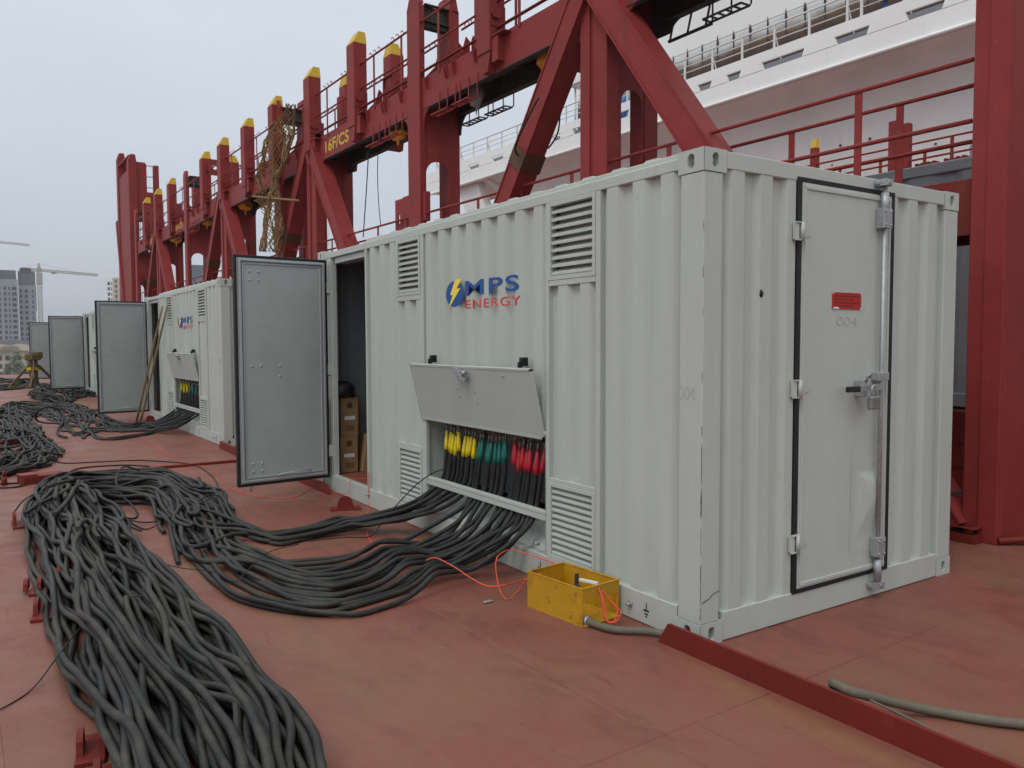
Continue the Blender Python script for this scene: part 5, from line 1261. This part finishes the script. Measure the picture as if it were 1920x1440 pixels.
# ------------------------------------------------------------------ city
def bearing(px, dist, z=0):
    d_ = CB.T @ np.array([(px-960)/CF,(720-640)/CF,1.0]); d_ = d_/np.hypot(d_[0],d_[1]); return CP+d_*dist
def zat(py, dist, px=60):
    d_ = CB.T @ np.array([(px-960)/CF,(720-py)/CF,1.0]); return CP[2]+d_[2]/np.hypot(d_[0],d_[1])*dist
def facade(name, px0, px1, pyt, dist, zb, cols, rowh, m, wm, label, win=(.55,.55), rows=None, wins=None, thick=16, top_extra=None):
    a = bearing(px0,dist); b_ = bearing(px1,dist); W_ = np.linalg.norm((b_-a)[:2]); zt = zat(pyt,dist,(px0+px1)/2)
    R_ = empty(name,(a[0],a[1],zb),math.atan2(b_[1]-a[1],b_[0]-a[0]),label,'building')
    Hh = zt-zb; MB().box(0,W_,0,thick,0,Hh).build('wall',m,R_)
    return R_, W_, Hh
random.seed(12)
HR, HW, HH = facade('tower_block',-90,37,522,520,-17,0,0,'haze_b','bdark','tall grey unfinished apartment tower with rows of dark windows at the far left')
def windows(R_, xs, z0, z1, fh, m, frac=.6, jit=.0, maxn=96, name='window'):
    cnt = 0; z = z0
    extra = MB()
    while z < z1:
        for (x,w) in xs:
            mb = MB() if cnt < maxn else extra
            mb.box(x,x+w,-.30,-.02,z,z+fh*frac) if False else mb.box(x,x+w,-.06,.5,z,z+fh*frac)
            if cnt < maxn: mb.build(name,m,R_)
            cnt += 1
        z += fh
    if extra.v: o = extra.build('further_windows',m,R_); o['kind'] = 'stuff'
pxm = HW/127.0
cols = [(90+x0, x1-x0) for x0,x1 in ((-84,-80),(-70,-63),(-55,-50),(-40,-33),(-25,-18),(-12,-8),(-1,3.6),(9.5,14.5),(18.5,21.5),(25.5,33.8))]
windows(HR,[(a*pxm,w*pxm) for a,w in cols],30-9,HH-5,3.02,'bdark',.60)
MB().box(HW*.72,HW*.98,1,15,HH,HH+5).box(HW*.45,HW*.8,1,15,HH,HH+3).build('scaffold_crown','net2',HR)
HR2, W2, H2_ = facade('tower_block',38,70,535,524,-17,0,0,'haze_b','bdark','lower grey wing of the unfinished tower beside the crane mast')
windows(HR2,[(x*W2/32,w*W2/32) for x,w in ((2,4.6),(11.5,6),(25,3.2))],20,H2_-4,3.02,'bdark',.60)
MB().box(0,W2,1,14,H2_,H2_+8).box(W2*.6,W2*1.04,.5,14,H2_-14,H2_).build('scaffold_crown','net2',HR2)
CR, CW_, CH = facade('apartment_block',-80,100,657,370,-17,0,0,'cream','bdark','cream apartment block with arched windows and grey roof behind the deck end')
pm = CW_/180.0
windows(CR,[((80+x)*pm,w*pm) for x,w in ((-70,8),(-50,10),(-30,8),(-14,14),(6.5,8),(25,12),(47,9),(64,10),(84,9))],2.4,CH-1.4,3.2,'bdark',.62)
mb = MB(); mb.prism([(-2,CH),(CW_+2,CH),(CW_-3,CH+4),(3,CH+4)],1,-1,18); mb.build('roof','roofd',CR)
for x in (12*pm,66*pm,104*pm): MB().prism([(x-5,CH-.2),(x+9,CH-.2),(x+8,CH+1.4),(x+2,CH+2.6),(x-4,CH+1.4)],1,-1.6,-.4).build('gable','cream',CR)
H3_, W3, Hh3 = facade('apartment_block',200,214,524,560,-17,0,0,'white','bdark','slim white apartment tower left of the bridge end')
windows(H3_,[(W3*.35,W3*.3),(W3*.8,W3*.12)],22,Hh3-2,3.3,'bdark',.6)
H4_, W4, Hh4 = facade('apartment_block',214,262,521,585,-17,0,0,'cream','bdark','cream apartment tower partly behind the bridge end')
windows(H4_,[(W4*.1,W4*.08),(W4*.3,W4*.1),(W4*.6,W4*.1)],22,Hh4-2,3.3,'bdark',.6)
H5_, W5, Hh5 = facade('dock_shed',352,400,497,210,-17,0,0,'roofd','bdark','dark grey hull-like shed seen through a bridge arch',thick=10)
# tower cranes
def crane(px, pyt, pyj, pxl, pxr, dist, label, pyb=620, mast=True):
    p = bearing(px,dist); zt = zat(pyt,dist,px); zj = zat(pyj,dist,px); a = bearing(pxl,dist); b_ = bearing(pxr,dist)
    d_ = (b_-a)[:2]; L_ = np.linalg.norm(d_); d_ = d_/L_; R_ = empty('tower_crane',(p[0],p[1],-17),math.atan2(d_[1],d_[0]),label,'crane')
    o = 17; la = np.linalg.norm((p-a)[:2])*(1 if pxl<px else -1); rb = np.linalg.norm((b_-p)[:2]); w = .9
    def lattice(mb, P, Q, w, n, r):
        P = Vector(P); Q = Vector(Q); dd = (Q-P).normalized(); u = dd.cross(Vector((0,1,0))); u.normalize(); v_ = dd.cross(u)
        C_ = [(u*x+v_*y)*w for x,y in ((-1,-1),(1,-1),(1,1),(-1,1))]
        for c in C_: mb.bar(P+c,Q+c,r)
        for k in range(n):
            A_ = P+(Q-P)*(k/n); B__ = P+(Q-P)*((k+1)/n)
            for q in range(4): mb.bar(A_+C_[q],B__+C_[(q+1)%4],r*.7); mb.bar(A_+C_[q],A_+C_[(q+1)%4],r*.7)
    if mast:
        mb = MB(); lattice(mb,(0,0,0),(0,0,zj+o),w,26,.38); mb.build('mast','crane',R_)
        mb = MB(); mb.prism([(-1.3,zj+o),(1.3,zj+o),(.3,zt+o),(-.3,zt+o)],1,-.9,.9); mb.build('apex','crane',R_)
        mb = MB().bbox(-1.4,1.4,-1.2,1.2,zj+o-7,zj+o-1,.2); mb.build('cab','crane',R_)
    mb = MB(); drop = (zat(pyj+5,dist,px)-zj)
    lattice(mb,(-la,0,zj+o+ .8),(rb,0,zj+o+drop*.9),.55,30,.26); mb.build('jib','crane',R_)
    if mast:
        mb = MB().bbox(-la-1,-la+4,-1,1,zj+o-1.6,zj+o+1.2,.1); mb.build('counterweight','steel',R_)
        mb = MB().bar((0,0,zt+o),(rb*.6,0,zj+o+.4),.12).bar((0,0,zt+o),(-la,0,zj+o+1),.12); mb.build('tie_rod','crane',R_)
        MB().bbox(rb*.2,rb*.2+2.4,-.6,.6,zj+o-1.2,zj+o-.4,.1).build('trolley','steel',R_)
crane(78,494,508,46,188,480,'tower crane with its mast beside the grey unfinished tower')
crane(-60,430,449,-90,62,640,'far tower crane jib reaching in from the left edge of the picture')
# red and white lattice mast seen through the bridge
mb = MB(); p = bearing(610,150); za, zb_ = -17, zat(388,150,610)
R_ = empty('harbour_crane',(p[0],p[1],0),YAW*-1,'red and white lattice crane mast seen between the bridge struts','crane')
for nm,mm,z0,z1 in (('lower_mast','white',-17,8),('middle_mast','red',8,15),('upper_mast','white',15,zb_)):
    mb = MB(); n = max(3,int((z1-z0)/1.6))
    for sx in (-1,1):
        for sy in (-1,1): mb.bar((sx*.8,sy*.8,z0),(sx*.8,sy*.8,z1),.16)
    for k in range(n):
        a = z0+(z1-z0)*k/n; b_ = z0+(z1-z0)*(k+1)/n
        for sy in (-.8,.8): mb.bar((-.8,sy,a),(.8,sy,b_),.12); mb.bar((.8,sy,a),(-.8,sy,b_),.12); mb.bar((-.8,sy,a),(.8,sy,a),.12)
    mb.build(nm,mm,R_)

# trees in front of the cream block
def tree(px, dist, hgt, label, seed):
    rs = np.random.RandomState(seed); p = bearing(px,dist); R_ = empty('tree',(p[0],p[1],-17),0,label,'tree','trees before the cream apartment block')
    tb = MB(); tb.tube([(0,0,0),(.1,0,hgt*.35),(0,.1,hgt*.6)],0,8,rs=[.35,.25,.12])
    for k in range(7):
        a = rs.uniform(0,2*PI); z = hgt*rs.uniform(.25,.5); tb.tube([(0,0,z),(math.cos(a)*hgt*.13,math.sin(a)*hgt*.13,z+hgt*.14),(math.cos(a)*hgt*.2,math.sin(a)*hgt*.2,z+hgt*.27)],0,5,rs=[.12,.08,.03])
    tb.build('trunk','bark',R_)
    V_=[];Fc=[]
    for c in range(26):
        a = rs.uniform(0,2*PI); rr = hgt*.24*math.sqrt(rs.rand()); cz = hgt*rs.uniform(.35,.95); cc = np.array([math.cos(a)*rr,math.sin(a)*rr,cz]); cs = hgt*rs.uniform(.05,.11)
        for q in range(55):
            o_ = rs.normal(0,1,3); o_ /= np.linalg.norm(o_); c0 = cc+o_*cs*rs.rand()**.4; t1 = rs.normal(0,1,3); t1/=np.linalg.norm(t1); t2 = np.cross(t1,o_); s_ = .28*rs.uniform(.6,1.3)
            k0 = len(V_); V_ += [c0-t1*s_,c0+t2*s_*.6,c0+t1*s_,c0-t2*s_*.6]; Fc.append((k0,k0+1,k0+2,k0+3))
    MB().add(V_,Fc).build('crown','leaf',R_)
for k,(px,dist,h_,lab) in enumerate(((22,250,13.5,'sparse greyish tree left of the trestle before the cream block'),(36,255,16.5,'taller greyish tree just left of the trestle'),(50,250,15,'bushy tree directly behind the trestle'),(6,262,9,'low tree at the far left before the cream block'))): tree(px,dist,h_,lab,50+k)

# ------------------------------------------------------------------ overcast air
hz = MB().box(-2990,2990,-1490,4490,-19,95).build('haze','white'); tag(hz,kind='stuff')
hm = bpy.data.materials.new('haze_air'); hm.use_nodes = True; hn = hm.node_tree.nodes; hl = hm.node_tree.links; hn.clear()
pv = hn.new('ShaderNodeVolumePrincipled'); pv.inputs['Color'].default_value = (.90,.93,.97,1); pv.inputs['Density'].default_value = .0004; pv.inputs['Anisotropy'].default_value = .2
ho = hn.new('ShaderNodeOutputMaterial'); hl.new(pv.outputs[0], ho.inputs['Volume']); hz.data.materials.clear(); hz.data.materials.append(hm)

# small debris on the deck
db = MB(); random.seed(77)
for k in range(260):
    x = random.uniform(-3.2,4.5); y = random.uniform(-1.8,9.5) if random.random()<.5 else random.uniform(-2,2.5)
    if 0 < x < 2.5 and 0 < y < 5.7: continue
    r_ = random.uniform(.002,.007); a = random.uniform(0,6)
    db.add([(x+r_*math.cos(a),y+r_*math.sin(a),.001),(x+r_*math.cos(a+2),y+r_*.7*math.sin(a+2),.001),(x+r_*.8*math.cos(a+4),y+r_*math.sin(a+4),.001),(x,y,.001+r_*.5)],[(0,1,3),(1,2,3),(2,0,3)])
tag(db.build('deck_debris','hose'),kind='stuff')
for k,(px,py,lab) in enumerate(((725,1042,'small pale plastic tab on the orange cord by the cables'),(957,968,'tiny white plastic scrap behind the near heap'),(915,1128,'crumpled clear plastic scrap left of the yellow box'))):
    q = G(px,py,.008); tag(MB().bbox(q[0]-.03,q[0]+.03,q[1]-.012,q[1]+.012,.004,.014,.003).build('plastic_scrap','paper' if k<2 else 'galv'),lab,'scrap')
# plating seams and rust spots on the deckhouse
mb = MB()
for y in np.arange(-12,38,3.1): mb.box(-.004,.0,y,y+.015,10.4,10.95)
for y in np.arange(-12,32,2.6): mb.box(1.592,1.599,y,y+.012,3.0,8.4)
for z in (4.6,6.4,8.0): mb.box(1.592,1.599,-12,32.5,z,z+.012)
mb.build('plate_seam','soffit',DH)
mb = MB(); random.seed(5)
for k in range(26):
    y = random.uniform(2,30); z = random.choice((7.2,7.6,6.1,5.4,8.2,4.9)); r_ = random.uniform(.025,.06); mb.add([(1.59,y+r_*math.cos(a),z+r_*math.sin(a)) for a in np.linspace(0,6,8)],[tuple(range(8))])
mb.build('rust_spot','primer',DH)
